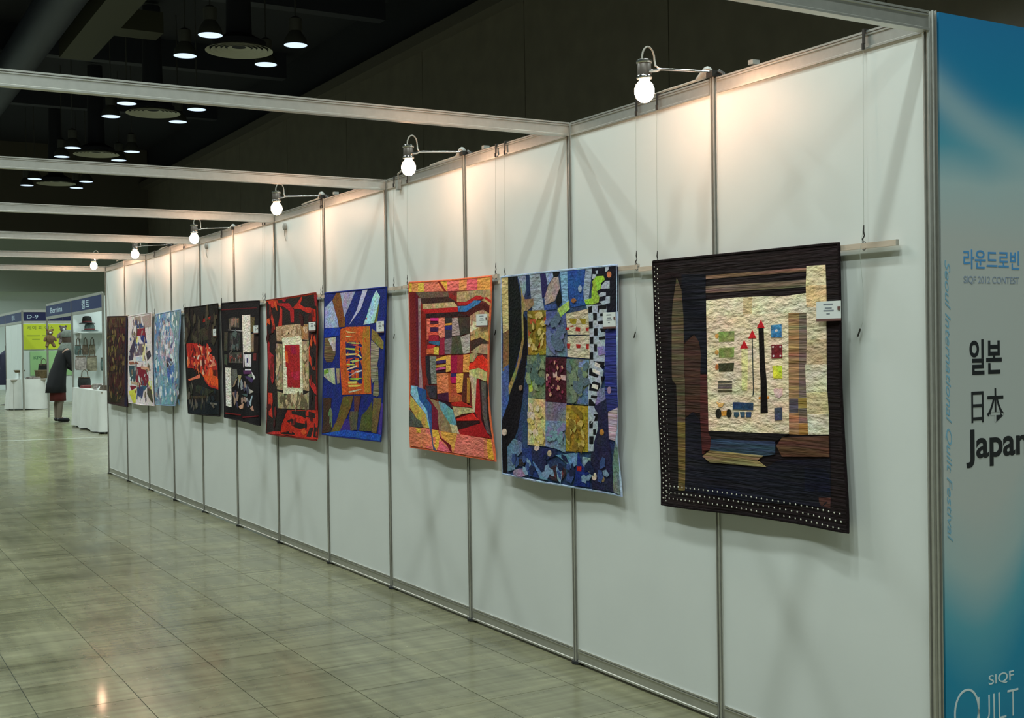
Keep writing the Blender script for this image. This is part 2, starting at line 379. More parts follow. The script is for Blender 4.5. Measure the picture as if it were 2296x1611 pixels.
  ((62, 46, 56), 'm', [585, 908, 575, 927, 550, 943, 516, 951, 481, 949, 456, 938, 447, 920, 457, 900, 483, 885, 518, 877, 552, 879, 576, 890]),
  ((120, 60, 66), 'm', [569, 911, 561, 926, 541, 937, 517, 939, 497, 932, 490, 918, 498, 903, 518, 892, 542, 890, 562, 897]),
  ((102, 144, 165), 'm', [507, 833, 680, 810, 678, 864, 632, 885, 567, 851]),
  ((30, 50, 124), 'm', [689, 810, 704, 854, 773, 894, 765, 954, 650, 958, 671, 892]),
  ((122, 148, 154), 'm', [724, 825, 781, 828, 773, 891, 723, 860]),
  ((180, 40, 40), 'p', [678, 870, 716, 867, 713, 890, 679, 891]),
  ((205, 190, 170), 'p', [53, 755, 49, 766, 38, 772, 26, 773, 16, 767, 12, 757, 16, 747, 27, 740, 39, 740, 49, 745]),
  ((145, 118, 96), 'p', [208, 536, 205, 544, 197, 549, 188, 549, 181, 544, 178, 537, 181, 529, 189, 524, 198, 524, 205, 529]),
  ((184, 168, 158), 'p', [371, 811, 367, 819, 356, 824, 343, 825, 332, 821, 328, 814, 332, 806, 343, 801, 356, 800, 367, 804]),
  ((175, 164, 134), 'p', [475, 827, 472, 836, 464, 842, 453, 842, 445, 838, 442, 829, 446, 820, 454, 814, 464, 814, 472, 818]),
  ((190, 134, 60), 'p', [892, 709, 889, 717, 880, 722, 870, 723, 862, 718, 858, 710, 862, 702, 871, 697, 881, 696, 889, 701]),
  ((154, 128, 154), 'p', [968, 527, 964, 536, 954, 542, 943, 542, 934, 537, 930, 528, 934, 519, 944, 514, 955, 513, 964, 518]),
  ((210, 195, 170), 'p', [824, 904, 821, 914, 812, 921, 801, 922, 793, 917, 790, 907, 793, 896, 802, 889, 813, 888, 821, 894]),
  ((144, 122, 86), 'p', [883, 910, 880, 918, 874, 923, 866, 924, 860, 920, 858, 913, 861, 905, 867, 900, 875, 899, 880, 903]),
  ((155, 102, 60), 'p', [680, 141, 677, 146, 667, 150, 656, 149, 647, 145, 644, 139, 648, 134, 657, 130, 668, 131, 677, 135]),
  ((144, 164, 180), 'p', [726, 91, 724, 100, 717, 106, 709, 105, 703, 99, 701, 90, 703, 81, 710, 76, 718, 76, 724, 82]),
 ]),
 ('sunset', 3.6391, 1.7973, (112, 45, 40), 'm', [5, 0, 517, 15, 958, 19, 964, 262, 971, 483, 941, 572, 945, 727, 971, 936, 487, 928, 0, 930, 11, 468], [842, 204, 958, 205, 959, 261, 847, 262], [
  ((235, 130, 70), 'b', [4, 1, 959, 19, 960, 85, 10, 55]),
  ((242, 168, 50), 'b', [6, 2, 44, 3, 42, 57, 10, 55]),
  ((242, 165, 60), 'b', [127, 6, 200, 7, 198, 61, 125, 59]),
  ((232, 106, 82), 'b', [200, 7, 365, 11, 421, 68, 198, 61]),
  ((242, 152, 50), 'b', [402, 11, 484, 13, 486, 71]),
  ((228, 96, 88), 'b', [488, 13, 620, 15, 618, 74, 486, 72]),
  ((228, 86, 92), 'b', [708, 17, 819, 19, 817, 81, 699, 77]),
  ((244, 134, 60), 'b', [819, 19, 957, 20, 959, 85, 817, 81]),
  ((134, 35, 30), 'p', [365, 11, 394, 12, 478, 74, 603, 108, 602, 136, 554, 131, 450, 72]),
  ((114, 30, 30), 'p', [13, 56, 86, 59, 100, 409, 136, 504, 78, 580, 24, 580, 33, 506, 22, 262]),
  ((102, 25, 46), 'p', [90, 59, 120, 81, 135, 419, 98, 468, 114, 576, 78, 577, 97, 406]),
  ((144, 118, 118), 'g', [124, 94, 159, 96, 147, 419, 153, 467, 171, 602, 125, 603, 126, 467, 127, 416]),
  ((134, 35, 25), 'p', [157, 126, 211, 132, 205, 504, 211, 567, 179, 602, 161, 467, 150, 450]),
  ((98, 82, 66), 'm', [93, 59, 493, 73, 506, 101, 159, 96]),
  ((60, 40, 33), 'm', [159, 96, 492, 100, 595, 133, 173, 127]),
  ((164, 144, 98), 'g', [181, 127, 561, 132, 601, 159, 180, 156]),
  ((170, 30, 30), 'p', [168, 157, 601, 160, 607, 184, 209, 182]),
  ((50, 28, 29), 'm', [217, 182, 607, 184, 735, 210, 227, 206]),
  ((154, 134, 92), 'g', [597, 79, 962, 84, 968, 135, 810, 107, 697, 134, 595, 133]),
  ((170, 35, 35), 'p', [602, 136, 697, 135, 810, 109, 887, 111, 967, 138, 967, 153, 880, 126, 816, 132, 717, 150, 609, 149]),
  ((154, 134, 82), 'g', [861, 134, 893, 126, 967, 153, 967, 168, 911, 145]),
  ((30, 102, 156), 'g', [602, 155, 696, 156, 783, 131, 861, 137, 834, 151, 749, 170, 695, 187, 614, 184]),
  ((78, 25, 22), 'p', [749, 173, 834, 151, 905, 148, 966, 177, 965, 204, 878, 180, 781, 196, 735, 210, 614, 191, 695, 188]),
  ((154, 128, 92), 'g', [735, 210, 814, 188, 885, 182, 967, 208, 969, 265, 733, 263]),
  ((225, 200, 145), 'g', [734, 232, 844, 247, 844, 268, 739, 294, 736, 263]),
  ((168, 138, 82), 'g', [739, 294, 844, 268, 971, 265, 973, 289, 881, 300, 741, 307]),
  ((174, 144, 76), 'g', [741, 310, 875, 296, 973, 280, 972, 340, 943, 340, 861, 321, 744, 335]),
  ((66, 46, 33), 'm', [737, 341, 861, 322, 972, 343, 972, 355, 873, 351, 808, 372, 742, 388]),
  ((154, 138, 98), 'g', [742, 394, 815, 369, 879, 353, 972, 355, 972, 407, 839, 400, 788, 400]),
  ((148, 138, 88), 'g', [732, 403, 794, 397, 833, 406, 773, 444, 734, 444]),
  ((206, 46, 25), 'm', [727, 453, 773, 447, 826, 416, 884, 409, 968, 440, 964, 491, 863, 474, 772, 484]),
  ((230, 92, 72), 'b', [231, 209, 276, 210, 273, 320, 227, 326]),
  ((195, 40, 112), 'p', [277, 207, 376, 210, 376, 226, 276, 223]),
  ((76, 30, 46), 'p', [276, 228, 376, 229, 375, 241, 275, 240]),
  ((214, 92, 50), 'b', [275, 243, 379, 242, 378, 259, 275, 257]),
  ((62, 30, 72), 'p', [275, 258, 378, 259, 378, 282, 274, 280]),
  ((205, 76, 56), 'b', [251, 283, 378, 283, 381, 301, 243, 299]),
  ((154, 30, 52), 'p', [251, 301, 377, 303, 376, 334, 253, 333]),
  ((50, 98, 130), 'p', [253, 336, 376, 334, 397, 341, 382, 359, 338, 355, 253, 344]),
  ((195, 40, 46), 'p', [234, 353, 338, 355, 315, 373, 233, 376]),
  ((220, 98, 50), 'b', [225, 376, 316, 370, 314, 406, 224, 406]),
  ((244, 164, 60), 'b', [316, 366, 378, 364, 373, 409, 314, 406]),
  ((238, 112, 86), 'b', [380, 210, 456, 209, 452, 315, 405, 318, 377, 301]),
  ((144, 30, 56), 'p', [398, 321, 452, 317, 453, 409, 380, 409, 397, 351]),
  ((50, 48, 46), 'p', [460, 210, 541, 211, 540, 240, 458, 241]),
  ((185, 134, 50), 'p', [458, 243, 540, 240, 536, 251, 462, 252]),
  ((40, 42, 114), 'p', [458, 254, 539, 252, 539, 275, 457, 277]),
  ((56, 50, 62), 'p', [457, 277, 539, 276, 537, 320, 459, 325]),
  ((144, 128, 122), 'b', [544, 214, 606, 214, 631, 305, 541, 310]),
  ((62, 56, 46), 'm', [606, 214, 735, 213, 732, 297, 631, 308]),
  ((108, 98, 98), 'b', [455, 328, 541, 317, 538, 403, 456, 403]),
  ((76, 76, 56), 'm', [541, 313, 631, 308, 655, 403, 531, 403]),
  ((148, 144, 132), 'b', [634, 315, 735, 299, 732, 397, 661, 403]),
  ((40, 40, 46), 'p', [209, 414, 262, 413, 260, 466, 279, 566, 241, 570, 213, 500]),
  ((112, 118, 106), 'b', [262, 413, 344, 416, 342, 466, 349, 564, 279, 566, 267, 466]),
  ((205, 154, 50), 'p', [343, 432, 424, 419, 467, 413, 473, 432, 343, 446]),
  ((60, 40, 92), 'p', [343, 442, 473, 432, 473, 451, 350, 455]),
  ((174, 134, 50), 'p', [342, 465, 472, 456, 472, 468, 341, 478]),
  ((174, 72, 122), 'p', [341, 482, 436, 472, 465, 473, 464, 484, 341, 492]),
  ((50, 30, 36), 'p', [344, 495, 464, 491, 467, 502, 348, 507]),
  ((234, 144, 60), 'b', [474, 413, 524, 409, 522, 458, 524, 495, 471, 500]),
  ((154, 20, 62), 'p', [527, 413, 600, 411, 594, 499, 590, 502, 527, 506]),
  ((154, 50, 46), 'p', [600, 411, 661, 409, 652, 498, 651, 501, 593, 502]),
  ((238, 134, 60), 'b', [665, 408, 732, 406, 726, 481, 725, 497, 658, 498]),
  ((234, 112, 66), 'b', [351, 510, 496, 505, 499, 606, 362, 617]),
  ((72, 25, 56), 'p', [362, 620, 499, 606, 501, 658, 365, 646]),
  ((174, 82, 40), 'p', [496, 507, 527, 505, 526, 657, 501, 658]),
  ((50, 35, 92), 'p', [527, 506, 586, 504, 586, 521, 527, 524]),
  ((174, 15, 82), 'p', [520, 526, 586, 521, 585, 556, 533, 557]),
  ((238, 144, 56), 'b', [590, 507, 665, 504, 648, 602, 593, 607, 581, 560]),
  ((174, 82, 46), 'm', [529, 561, 581, 560, 593, 613, 648, 621, 647, 650, 529, 657]),
  ((92, 40, 30), 'm', [665, 504, 712, 504, 707, 651, 646, 656, 648, 606]),
  ((164, 112, 46), 'm', [704, 526, 738, 525, 727, 657, 700, 658]),
  ((206, 50, 30), 'm', [726, 463, 967, 461, 960, 491, 850, 474, 726, 485]),
  ((174, 164, 104), 'g', [726, 488, 843, 474, 954, 495, 943, 534, 936, 540, 835, 528, 732, 510]),
  ((178, 164, 128), 'g', [725, 510, 816, 524, 791, 701, 765, 693, 750, 556]),
  ((160, 25, 29), 'p', [816, 527, 848, 530, 854, 738, 928, 823, 621, 822, 601, 801, 841, 754, 791, 698]),
  ((60, 20, 25), 'p', [848, 533, 873, 541, 868, 722, 903, 800, 854, 738]),
  ((92, 82, 76), 'm', [873, 541, 936, 543, 922, 613, 918, 735, 953, 809, 903, 797, 868, 707]),
  ((40, 40, 40), 'p', [936, 546, 952, 541, 934, 734, 958, 818, 935, 795, 919, 705]),
  ((174, 35, 25), 'p', [522, 660, 647, 650, 759, 677, 543, 676]),
  ((168, 154, 108), 'g', [542, 679, 746, 681, 778, 701, 644, 716, 568, 736]),
  ((195, 40, 30), 'p', [575, 745, 765, 705, 790, 726, 842, 739, 595, 753]),
  ((50, 22, 22), 'm', [581, 757, 841, 740, 828, 755, 676, 787, 601, 798]),
  ((112, 164, 185), 'g', [31, 581, 102, 583, 146, 656, 228, 727, 255, 813, 240, 810, 205, 735, 91, 672, 23, 626]),
  ((25, 76, 134), 'g', [102, 586, 202, 601, 215, 654, 275, 679, 285, 815, 255, 813, 221, 714, 130, 657]),
  ((164, 144, 66), 'm', [24, 643, 91, 679, 197, 735, 248, 810, 164, 808, 80, 751, 12, 702]),
  ((82, 86, 76), 'm', [9, 719, 80, 757, 157, 781, 171, 809, 4, 814]),
  ((112, 20, 46), 'p', [208, 641, 327, 670, 370, 715, 366, 812, 285, 815, 282, 682]),
  ((134, 112, 76), 'g', [253, 648, 386, 662, 428, 713, 511, 774, 621, 820, 388, 816, 368, 761, 370, 708]),
  ((92, 148, 154), 'g', [379, 659, 458, 666, 542, 701, 581, 775, 525, 779, 470, 743, 407, 700]),
  ((56, 50, 56), 'm', [210, 577, 353, 574, 350, 647, 254, 643]),
  ((50, 20, 36), 'p', [365, 649, 501, 661, 535, 689, 458, 666]),
  ((184, 174, 134), 'g', [511, 774, 581, 778, 621, 820, 538, 817]),
  ((234, 112, 76), 'b', [4, 814, 263, 814, 607, 821, 949, 829, 969, 932, 548, 922, 8, 924]),
  ((238, 158, 50), 'b', [85, 817, 160, 816, 160, 921, 97, 922]),
  ((228, 98, 88), 'b', [160, 816, 270, 815, 304, 920, 160, 921]),
  ((224, 154, 50), 'b', [285, 818, 366, 815, 423, 863, 363, 922, 312, 896]),
  ((224, 88, 98), 'b', [394, 861, 514, 909, 534, 922, 363, 922]),
  ((224, 144, 60), 'b', [410, 818, 593, 820, 555, 920, 529, 885, 423, 850]),
  ((228, 104, 88), 'b', [593, 822, 896, 828, 893, 927, 555, 921]),
  ((210, 148, 40), 'b', [896, 829, 947, 829, 965, 930, 880, 928]),
  ((72, 76, 108), 'p', [255, 815, 285, 815, 312, 896, 363, 926, 311, 922, 290, 881]),
  ((112, 20, 30), 'p', [374, 816, 409, 850, 522, 882, 541, 920, 514, 915, 479, 885, 401, 857]),
 ]),
 ('cobalt', 4.9948, 1.7950, (30, 45, 122), 'm', [67, 0, 603, 5, 1047, 7, 1025, 416, 982, 680, 953, 920, 492, 929, 0, 932, 37, 476], [937, 208, 1043, 205, 1041, 264, 934, 269], [
  ((144, 160, 190), 'm', [75, 93, 192, 52, 277, 174, 300, 229, 65, 229]),
  ((130, 82, 40), 'm', [201, 51, 268, 7, 331, 10, 380, 139, 408, 168, 406, 228, 309, 228, 278, 168]),
  ((144, 148, 174), 'm', [335, 10, 582, 12, 413, 152, 396, 165]),
  ((170, 174, 195), 'p', [700, 8, 777, 9, 664, 123, 468, 220, 601, 127]),
  ((154, 195, 200), 'm', [904, 21, 961, 59, 874, 214, 706, 222, 763, 166, 850, 63]),
  ((112, 118, 50), 'p', [961, 62, 918, 212, 877, 214, 937, 111]),
  ((195, 40, 50), 'p', [739, 186, 770, 178, 762, 191]),
  ((25, 60, 168), 'm', [60, 234, 334, 230, 315, 280, 58, 290]),
  ((112, 92, 56), 's', [62, 296, 251, 289, 241, 405, 187, 453, 90, 454, 51, 418]),
  ((174, 178, 168), 'm', [115, 297, 251, 291, 242, 382, 190, 382, 149, 327]),
  ((195, 88, 35), 'm', [330, 242, 434, 229, 813, 233, 818, 443, 826, 641, 352, 660, 317, 445]),
  ((30, 35, 102), 'p', [414, 323, 687, 325, 679, 582, 443, 587, 423, 445]),
  ((170, 118, 40), 'm', [706, 234, 802, 233, 814, 443, 815, 634, 726, 636, 685, 444, 686, 332]),
  ((174, 194, 70), 'p', [416, 361, 567, 365, 668, 390, 574, 377, 420, 370]),
  ((214, 82, 60), 'p', [462, 342, 568, 340, 670, 359, 669, 365, 559, 349]),
  ((174, 178, 90), 'p', [422, 328, 536, 326, 671, 337, 536, 337]),
  ((224, 190, 112), 'p', [419, 398, 605, 396, 675, 420, 667, 426, 589, 405, 418, 409]),
  ((195, 72, 72), 'p', [417, 433, 588, 420, 458, 441]),
  ((168, 184, 102), 'p', [483, 445, 588, 434, 643, 442, 523, 455]),
  ((174, 194, 82), 'p', [426, 461, 551, 463, 551, 470, 430, 470]),
  ((220, 184, 144), 'p', [429, 494, 584, 470, 592, 480, 433, 503]),
  ((195, 82, 72), 'p', [428, 519, 549, 506, 437, 528]),
  ((174, 154, 144), 'p', [445, 544, 583, 503, 591, 512, 453, 547]),
  ((220, 205, 195), 'p', [583, 506, 675, 498, 674, 507, 582, 518]),
  ((154, 195, 60), 'p', [470, 553, 689, 547, 597, 562, 478, 561]),
  ((220, 190, 92), 'p', [443, 575, 597, 570, 579, 584, 447, 587]),
  ((244, 184, 82), 'p', [447, 596, 679, 590, 595, 604, 455, 608]),
  ((174, 174, 144), 'p', [449, 637, 620, 617, 678, 619, 457, 646]),
  ((195, 164, 102), 'p', [417, 252, 595, 269, 449, 268]),
  ((195, 190, 134), 'p', [424, 284, 554, 288, 423, 293]),
  ((134, 122, 56), 'm', [842, 249, 923, 274, 1029, 335, 1028, 376, 956, 361, 836, 312]),
  ((138, 134, 108), 's', [832, 318, 949, 364, 946, 423, 932, 443, 889, 553, 849, 576, 826, 538, 826, 443]),
  ((122, 122, 92), 's', [864, 594, 931, 474, 940, 643, 916, 656, 854, 648]),
  ((164, 174, 144), 'g', [48, 498, 225, 490, 238, 598, 156, 583, 45, 547]),
  ((154, 134, 102), 'm', [252, 493, 310, 492, 311, 587, 275, 591]),
  ((112, 164, 60), 'm', [47, 509, 123, 497, 131, 521, 55, 536]),
  ((72, 50, 36), 'm', [31, 690, 170, 685, 158, 754, 180, 880, 169, 905, 3, 926, 29, 794]),
  ((102, 134, 86), 'm', [110, 773, 158, 751, 184, 787, 180, 877, 135, 851]),
  ((108, 92, 40), 'm', [369, 672, 525, 661, 480, 735, 324, 893, 169, 908, 264, 828]),
  ((98, 56, 50), 'm', [534, 664, 660, 657, 606, 757, 538, 759]),
  ((92, 86, 66), 'm', [470, 762, 606, 757, 576, 872, 465, 882, 450, 809]),
  ((62, 46, 134), 'p', [398, 812, 459, 819, 465, 882, 324, 889]),
  ((86, 92, 46), 'm', [836, 687, 845, 867, 618, 873, 653, 826, 671, 780, 770, 737]),
  ((112, 98, 56), 'm', [861, 664, 985, 663, 891, 877, 821, 872]),
  ((72, 56, 144), 'p', [976, 692, 1000, 691, 967, 879, 923, 876]),
  ((35, 82, 176), 'm', [94, 919, 395, 882, 965, 880, 948, 918, 9, 928]),
 ]),
 ('lava', 6.1587, 1.8057, (44, 36, 33), 'm', [43, 10, 596, 7, 1059, 0, 1109, 189, 1107, 576, 1080, 989, 546, 1000, 0, 1002, 58, 495], [970, 194, 1096, 196, 1090, 254, 963, 247], [
  ((205, 72, 36), 'p', [38, 13, 1049, -1, 1049, 8, 45, 22]),
  ((195, 56, 36), 'm', [69, 23, 286, 20, 317, 48, 184, 73, 129, 56]),
  ((170, 30, 36), 'm', [285, 40, 530, 49, 610, 91, 568, 114, 507, 94, 403, 66, 328, 63]),
  ((195, 52, 40), 'm', [349, 68, 391, 90, 385, 209, 298, 210, 334, 146]),
  ((180, 35, 36), 'm', [548, 96, 630, 98, 626, 189, 564, 188]),
  ((190, 44, 30), 'm', [611, 84, 713, 49, 785, 14, 804, 29, 753, 65, 850, 92, 946, 95, 1058, 113, 1073, 190, 1007, 191, 982, 137, 867, 123, 771, 100, 651, 96]),
  ((154, 30, 46), 'm', [405, 16, 479, 12, 457, 36, 394, 30]),
  ((154, 30, 46), 'm', [1035, 11, 1081, 20, 1082, 87, 1050, 89]),
  ((184, 56, 40), 'm', [140, 64, 171, 120, 222, 194, 231, 231, 188, 223, 125, 126]),
  ((170, 40, 46), 'm', [66, 294, 103, 332, 100, 394, 199, 424, 183, 526, 82, 527, 67, 413]),
  ((200, 62, 36), 'm', [973, 312, 1013, 265, 1059, 280, 1094, 340, 1074, 357, 1030, 313, 952, 362, 945, 413, 1040, 487, 1067, 517, 1020, 518, 915, 447, 918, 379]),
  ((174, 148, 112), 'b', [249, 213, 417, 204, 706, 201, 916, 208, 921, 315, 790, 310, 742, 285, 380, 298, 379, 320, 271, 318]),
  ((158, 118, 72), 'm', [755, 209, 916, 208, 916, 311, 790, 310]),
  ((60, 50, 40), 'p', [543, 252, 536, 262, 519, 268, 498, 268, 482, 261, 476, 251, 483, 241, 500, 235, 520, 236, 537, 242]),
  ((110, 95, 70), 'p', [646, 251, 640, 260, 627, 264, 614, 260, 610, 250, 615, 240, 629, 236, 641, 241]),
  ((148, 138, 108), 'm', [254, 333, 389, 338, 393, 670, 275, 665, 244, 526]),
  ((168, 148, 104), 'm', [790, 320, 926, 318, 919, 663, 803, 659, 795, 413]),
  ((154, 144, 108), 'm', [285, 680, 392, 691, 413, 705, 791, 694, 918, 670, 903, 789, 290, 803]),
  ((90, 86, 60), 'm', [621, 706, 679, 746, 719, 748, 669, 760, 620, 727]),
  ((100, 95, 70), 'm', [304, 730, 444, 718, 557, 757, 472, 781, 411, 748]),
  ((210, 205, 170), 'b', [386, 295, 742, 285, 790, 317, 794, 642, 791, 694, 402, 698, 405, 651, 399, 345]),
  ((168, 35, 36), 'm', [441, 347, 739, 344, 744, 644, 468, 650]),
  ((164, 20, 58), 'm', [515, 349, 679, 347, 686, 413, 553, 406]),
  ((184, 36, 62), 'm', [526, 539, 735, 526, 727, 589, 585, 591]),
  ((210, 90, 40), 'm', [439, 388, 492, 392, 508, 477, 457, 463]),
  ((195, 46, 29), 'm', [471, 810, 1110, 785, 1110, 980, 836, 990, 334, 992, 370, 915]),
  ((42, 36, 33), 'm', [533, 811, 855, 798, 1063, 810, 1052, 844, 928, 873, 861, 859, 755, 840, 532, 832]),
  ((42, 36, 33), 'm', [456, 889, 551, 867, 633, 874, 672, 889, 831, 890, 839, 915, 730, 933, 630, 926, 528, 910]),
  ((42, 36, 33), 'm', [356, 976, 526, 956, 608, 966, 607, 980, 356, 987]),
  ((42, 36, 33), 'm', [936, 910, 1011, 906, 991, 944, 961, 973, 846, 977]),
  ((42, 36, 33), 'm', [1032, 875, 1112, 854, 1107, 971, 1018, 970]),
  ((195, 52, 36), 'm', [59, 697, 152, 698, 165, 763, 135, 809, 164, 881, 64, 863]),
  ((184, 46, 40), 'm', [36, 997, 193, 978, 335, 970, 334, 991, 158, 998]),
  ((184, 40, 40), 'm', [923, 578, 1062, 616, 1107, 652, 1114, 685, 1050, 673, 940, 619]),
  ((144, 35, 36), 'm', [1068, 693, 1105, 692, 1101, 785, 1054, 784]),
  ((170, 40, 46), 'm', [129, 478, 208, 477, 201, 605, 155, 632, 124, 588]),
 ]),
 ('village', 7.2791, 1.8157, (24, 20, 24), 'p', [0, 0, 533, 6, 986, 17, 995, 439, 988, 959, 536, 946, 57, 939, 24, 439], [894, 201, 1003, 203, 1003, 260, 896, 254], [
  ((98, 22, 29), 'p', [15, 48, 946, 65, 946, 71, 15, 57]),
  ((206, 200, 184), 'b', [557, 112, 772, 115, 776, 407, 577, 406]),
  ((86, 82, 66), 'm', [208, 132, 321, 122, 486, 133, 481, 208, 238, 200]),
  ((154, 102, 82), 'm', [332, 132, 474, 139, 462, 172, 352, 163]),
  ((66, 66, 64), 'm', [246, 244, 490, 251, 482, 386, 238, 385]),
  ((76, 74, 56), 'm', [86, 238, 184, 240, 169, 395, 65, 388]),
  ((86, 84, 74), 'm', [214, 409, 535, 406, 569, 491, 205, 490]),
  ((76, 82, 66), 'm', [75, 422, 179, 422, 167, 512, 72, 501]),
  ((98, 86, 50), 'm', [781, 134, 882, 137, 866, 248, 775, 246]),
  ((134, 118, 86), 'm', [784, 263, 865, 264, 858, 401, 776, 400]),
  ((144, 144, 144), 'p', [191, 220, 566, 233, 565, 241, 191, 225]),
  ((200, 200, 200), 'p', [608, 423, 786, 420, 780, 517, 624, 517]),
  ((30, 35, 98), 'p', [670, 452, 712, 452, 710, 487, 668, 488]),
  ((184, 174, 174), 'p', [577, 406, 599, 406, 601, 526, 579, 526]),
  ((112, 40, 40), 'm', [857, 413, 937, 413, 934, 470, 834, 468]),
  ((42, 22, 16), 'p', [875, 280, 995, 274, 982, 407, 868, 407]),
  ((200, 200, 184), 'b', [107, 528, 275, 531, 274, 848, 129, 842]),
  ((92, 50, 92), 'p', [577, 547, 778, 545, 820, 572, 587, 578]),
  ((215, 210, 210), 'p', [623, 536, 779, 535, 783, 545, 623, 547]),
  ((190, 200, 190), 'p', [799, 558, 905, 601, 861, 617, 798, 572]),
  ((112, 134, 112), 'p', [687, 587, 766, 572, 819, 592, 742, 607]),
  ((76, 60, 102), 'p', [609, 595, 698, 590, 850, 615, 794, 644, 718, 628]),
  ((144, 164, 168), 'p', [580, 700, 639, 650, 670, 705]),
  ((164, 164, 154), 'p', [704, 687, 856, 709, 713, 728]),
  ((72, 98, 92), 'p', [532, 736, 691, 728, 656, 754]),
  ((174, 178, 184), 'p', [576, 767, 678, 763, 665, 788, 620, 800]),
  ((144, 168, 178), 'p', [709, 800, 800, 739, 822, 742, 752, 823]),
  ((154, 122, 108), 'p', [299, 729, 430, 718, 426, 775, 365, 816]),
  ((195, 154, 122), 'p', [446, 838, 574, 805, 560, 847, 491, 853]),
  ((174, 134, 112), 'p', [740, 840, 817, 817, 858, 856, 783, 852]),
  ((98, 102, 92), 'p', [303, 671, 299, 539, 405, 542, 425, 598]),
  ((154, 148, 102), 'p', [437, 587, 529, 589, 480, 653]),
  ((144, 128, 102), 'p', [302, 686, 377, 624, 424, 612, 350, 677]),
  ((122, 25, 25), 'p', [107, 897, 500, 898, 500, 907, 107, 908]),
  ((112, 22, 30), 'p', [545, 914, 963, 885, 963, 894, 545, 923]),
 ]),
 ('ember', 8.4248, 1.8195, (32, 28, 27), 'm', [0, 1, 530, 4, 1043, 0, 1055, 443, 1063, 942, 609, 951, 88, 957, 31, 444], [929, 211, 1020, 212, 1028, 272, 940, 264], [
  ((154, 40, 30), 'm', [577, 118, 1006, 90, 1018, 114, 605, 147]),
  ((62, 56, 40), 'm', [267, 227, 776, 180, 994, 287, 475, 313]),
  ((184, 46, 36), 'm', [65, 326, 445, 317, 620, 372, 982, 477, 1020, 524, 1036, 720, 800, 702, 660, 657, 547, 585, 246, 547, 101, 548]),
  ((225, 195, 174), 'p', [253, 446, 498, 429, 435, 470]),
  ((220, 86, 36), 'm', [488, 577, 839, 541, 1041, 634, 1037, 705, 773, 679]),
  ((205, 122, 92), 'm', [702, 445, 929, 437, 980, 516, 753, 542]),
  ((210, 112, 82), 'm', [104, 650, 487, 598, 484, 631, 128, 662]),
  ((92, 30, 20), 'p', [894, 557, 1005, 555, 988, 611, 891, 604]),
  ((154, 25, 36), 'm', [109, 471, 405, 462, 370, 529, 159, 530]),
  ((210, 150, 120), 'm', [413, 346, 562, 355, 647, 396, 500, 388]),
  ((215, 160, 130), 'm', [524, 478, 701, 469, 668, 526, 520, 544]),
  ((50, 56, 40), 'm', [390, 695, 911, 732, 680, 786, 325, 755]),
  ((22, 30, 37), 'p', [106, 854, 1049, 815, 1047, 931, 105, 955]),
  ((112, 112, 102), 'p', [735, 833, 1042, 838, 1014, 855, 763, 848]),
  ((70, 60, 40), 'm', [135, 802, 681, 778, 679, 802, 133, 824]),
 ]),
 ('glacier', 9.5817, 1.8079, (128, 154, 168), 'm', [53, 18, 550, 7, 1004, 0, 1033, 286, 997, 572, 913, 717, 775, 895, 396, 905, 49, 909, 0, 506], [], [
  ((102, 144, 190), 'g', [123, 40, 431, 18, 487, 57, 332, 128, 108, 246, 49, 276]),
  ((178, 168, 178), 'g', [362, 129, 660, 99, 761, 283, 751, 429, 393, 534, 221, 399]),
  ((112, 144, 144), 'g', [752, 15, 981, 15, 972, 264, 776, 269]),
  ((118, 148, 148), 'g', [817, 284, 1017, 286, 986, 572, 874, 681, 820, 646, 777, 465]),
  ((82, 66, 60), 'p', [488, 459, 749, 451, 688, 502, 511, 540]),
  ((82, 112, 168), 'm', [511, 548, 774, 502, 733, 684, 559, 695]),
  ((102, 154, 168), 'g', [296, 625, 505, 622, 782, 792, 747, 881, 276, 898, 196, 733]),
  ((72, 144, 168), 'm', [13, 506, 182, 505, 176, 581, 20, 583]),
  ((200, 205, 210), 'p', [409, 309, 586, 318, 553, 370, 436, 354]),
  ((60, 66, 110), 'p', [991, 28, 1013, 29, 1029, 272, 996, 271]),
 ]),
 ('figures', 10.7406, 1.8132, (202, 198, 192), 'p', [28, 10, 561, 2, 1063, 0, 1068, 279, 1101, 512, 1115, 930, 659, 938, 0, 937, 1, 519], [], [
  ((60, 82, 122), 'p', [449, 94, 623, 90, 722, 140, 410, 142]),
  ((144, 40, 56), 'p', [392, 150, 755, 149, 783, 221, 368, 223]),
  ((50, 62, 124), 'p', [579, 218, 783, 221, 860, 301, 709, 299, 609, 266]),
  ((205, 200, 112), 'p', [349, 231, 491, 233, 468, 297, 363, 288]),
  ((154, 138, 122), 'p', [312, 26, 595, 18, 623, 98, 342, 108]),
  ((164, 148, 138), 'p', [628, 27, 1046, 11, 1036, 139, 755, 141]),
  ((76, 66, 86), 'p', [41, 402, 295, 238, 322, 353, 203, 476, 41, 485]),
  ((62, 62, 66), 'p', [802, 403, 1002, 372, 1062, 435, 863, 482]),
  ((112, 98, 112), 'p', [326, 304, 709, 307, 734, 419, 315, 435]),
  ((210, 200, 144), 'p', [674, 315, 793, 308, 729, 482, 661, 483]),
  ((174, 190, 200), 'p', [386, 443, 664, 443, 660, 491, 382, 484]),
  ((154, 98, 76), 'p', [26, 493, 382, 492, 520, 515, 90, 526]),
  ((60, 86, 92), 'p', [37, 535, 414, 532, 293, 705, 111, 709]),
  ((134, 35, 52), 'p', [306, 550, 891, 545, 913, 686, 776, 736, 327, 729]),
  ((195, 154, 122), 'p', [588, 539, 1021, 551, 986, 583, 620, 571]),
  ((174, 154, 122), 'p', [57, 702, 608, 715, 571, 748, 73, 726]),
  ((134, 40, 50), 'p', [71, 751, 396, 752, 141, 799]),
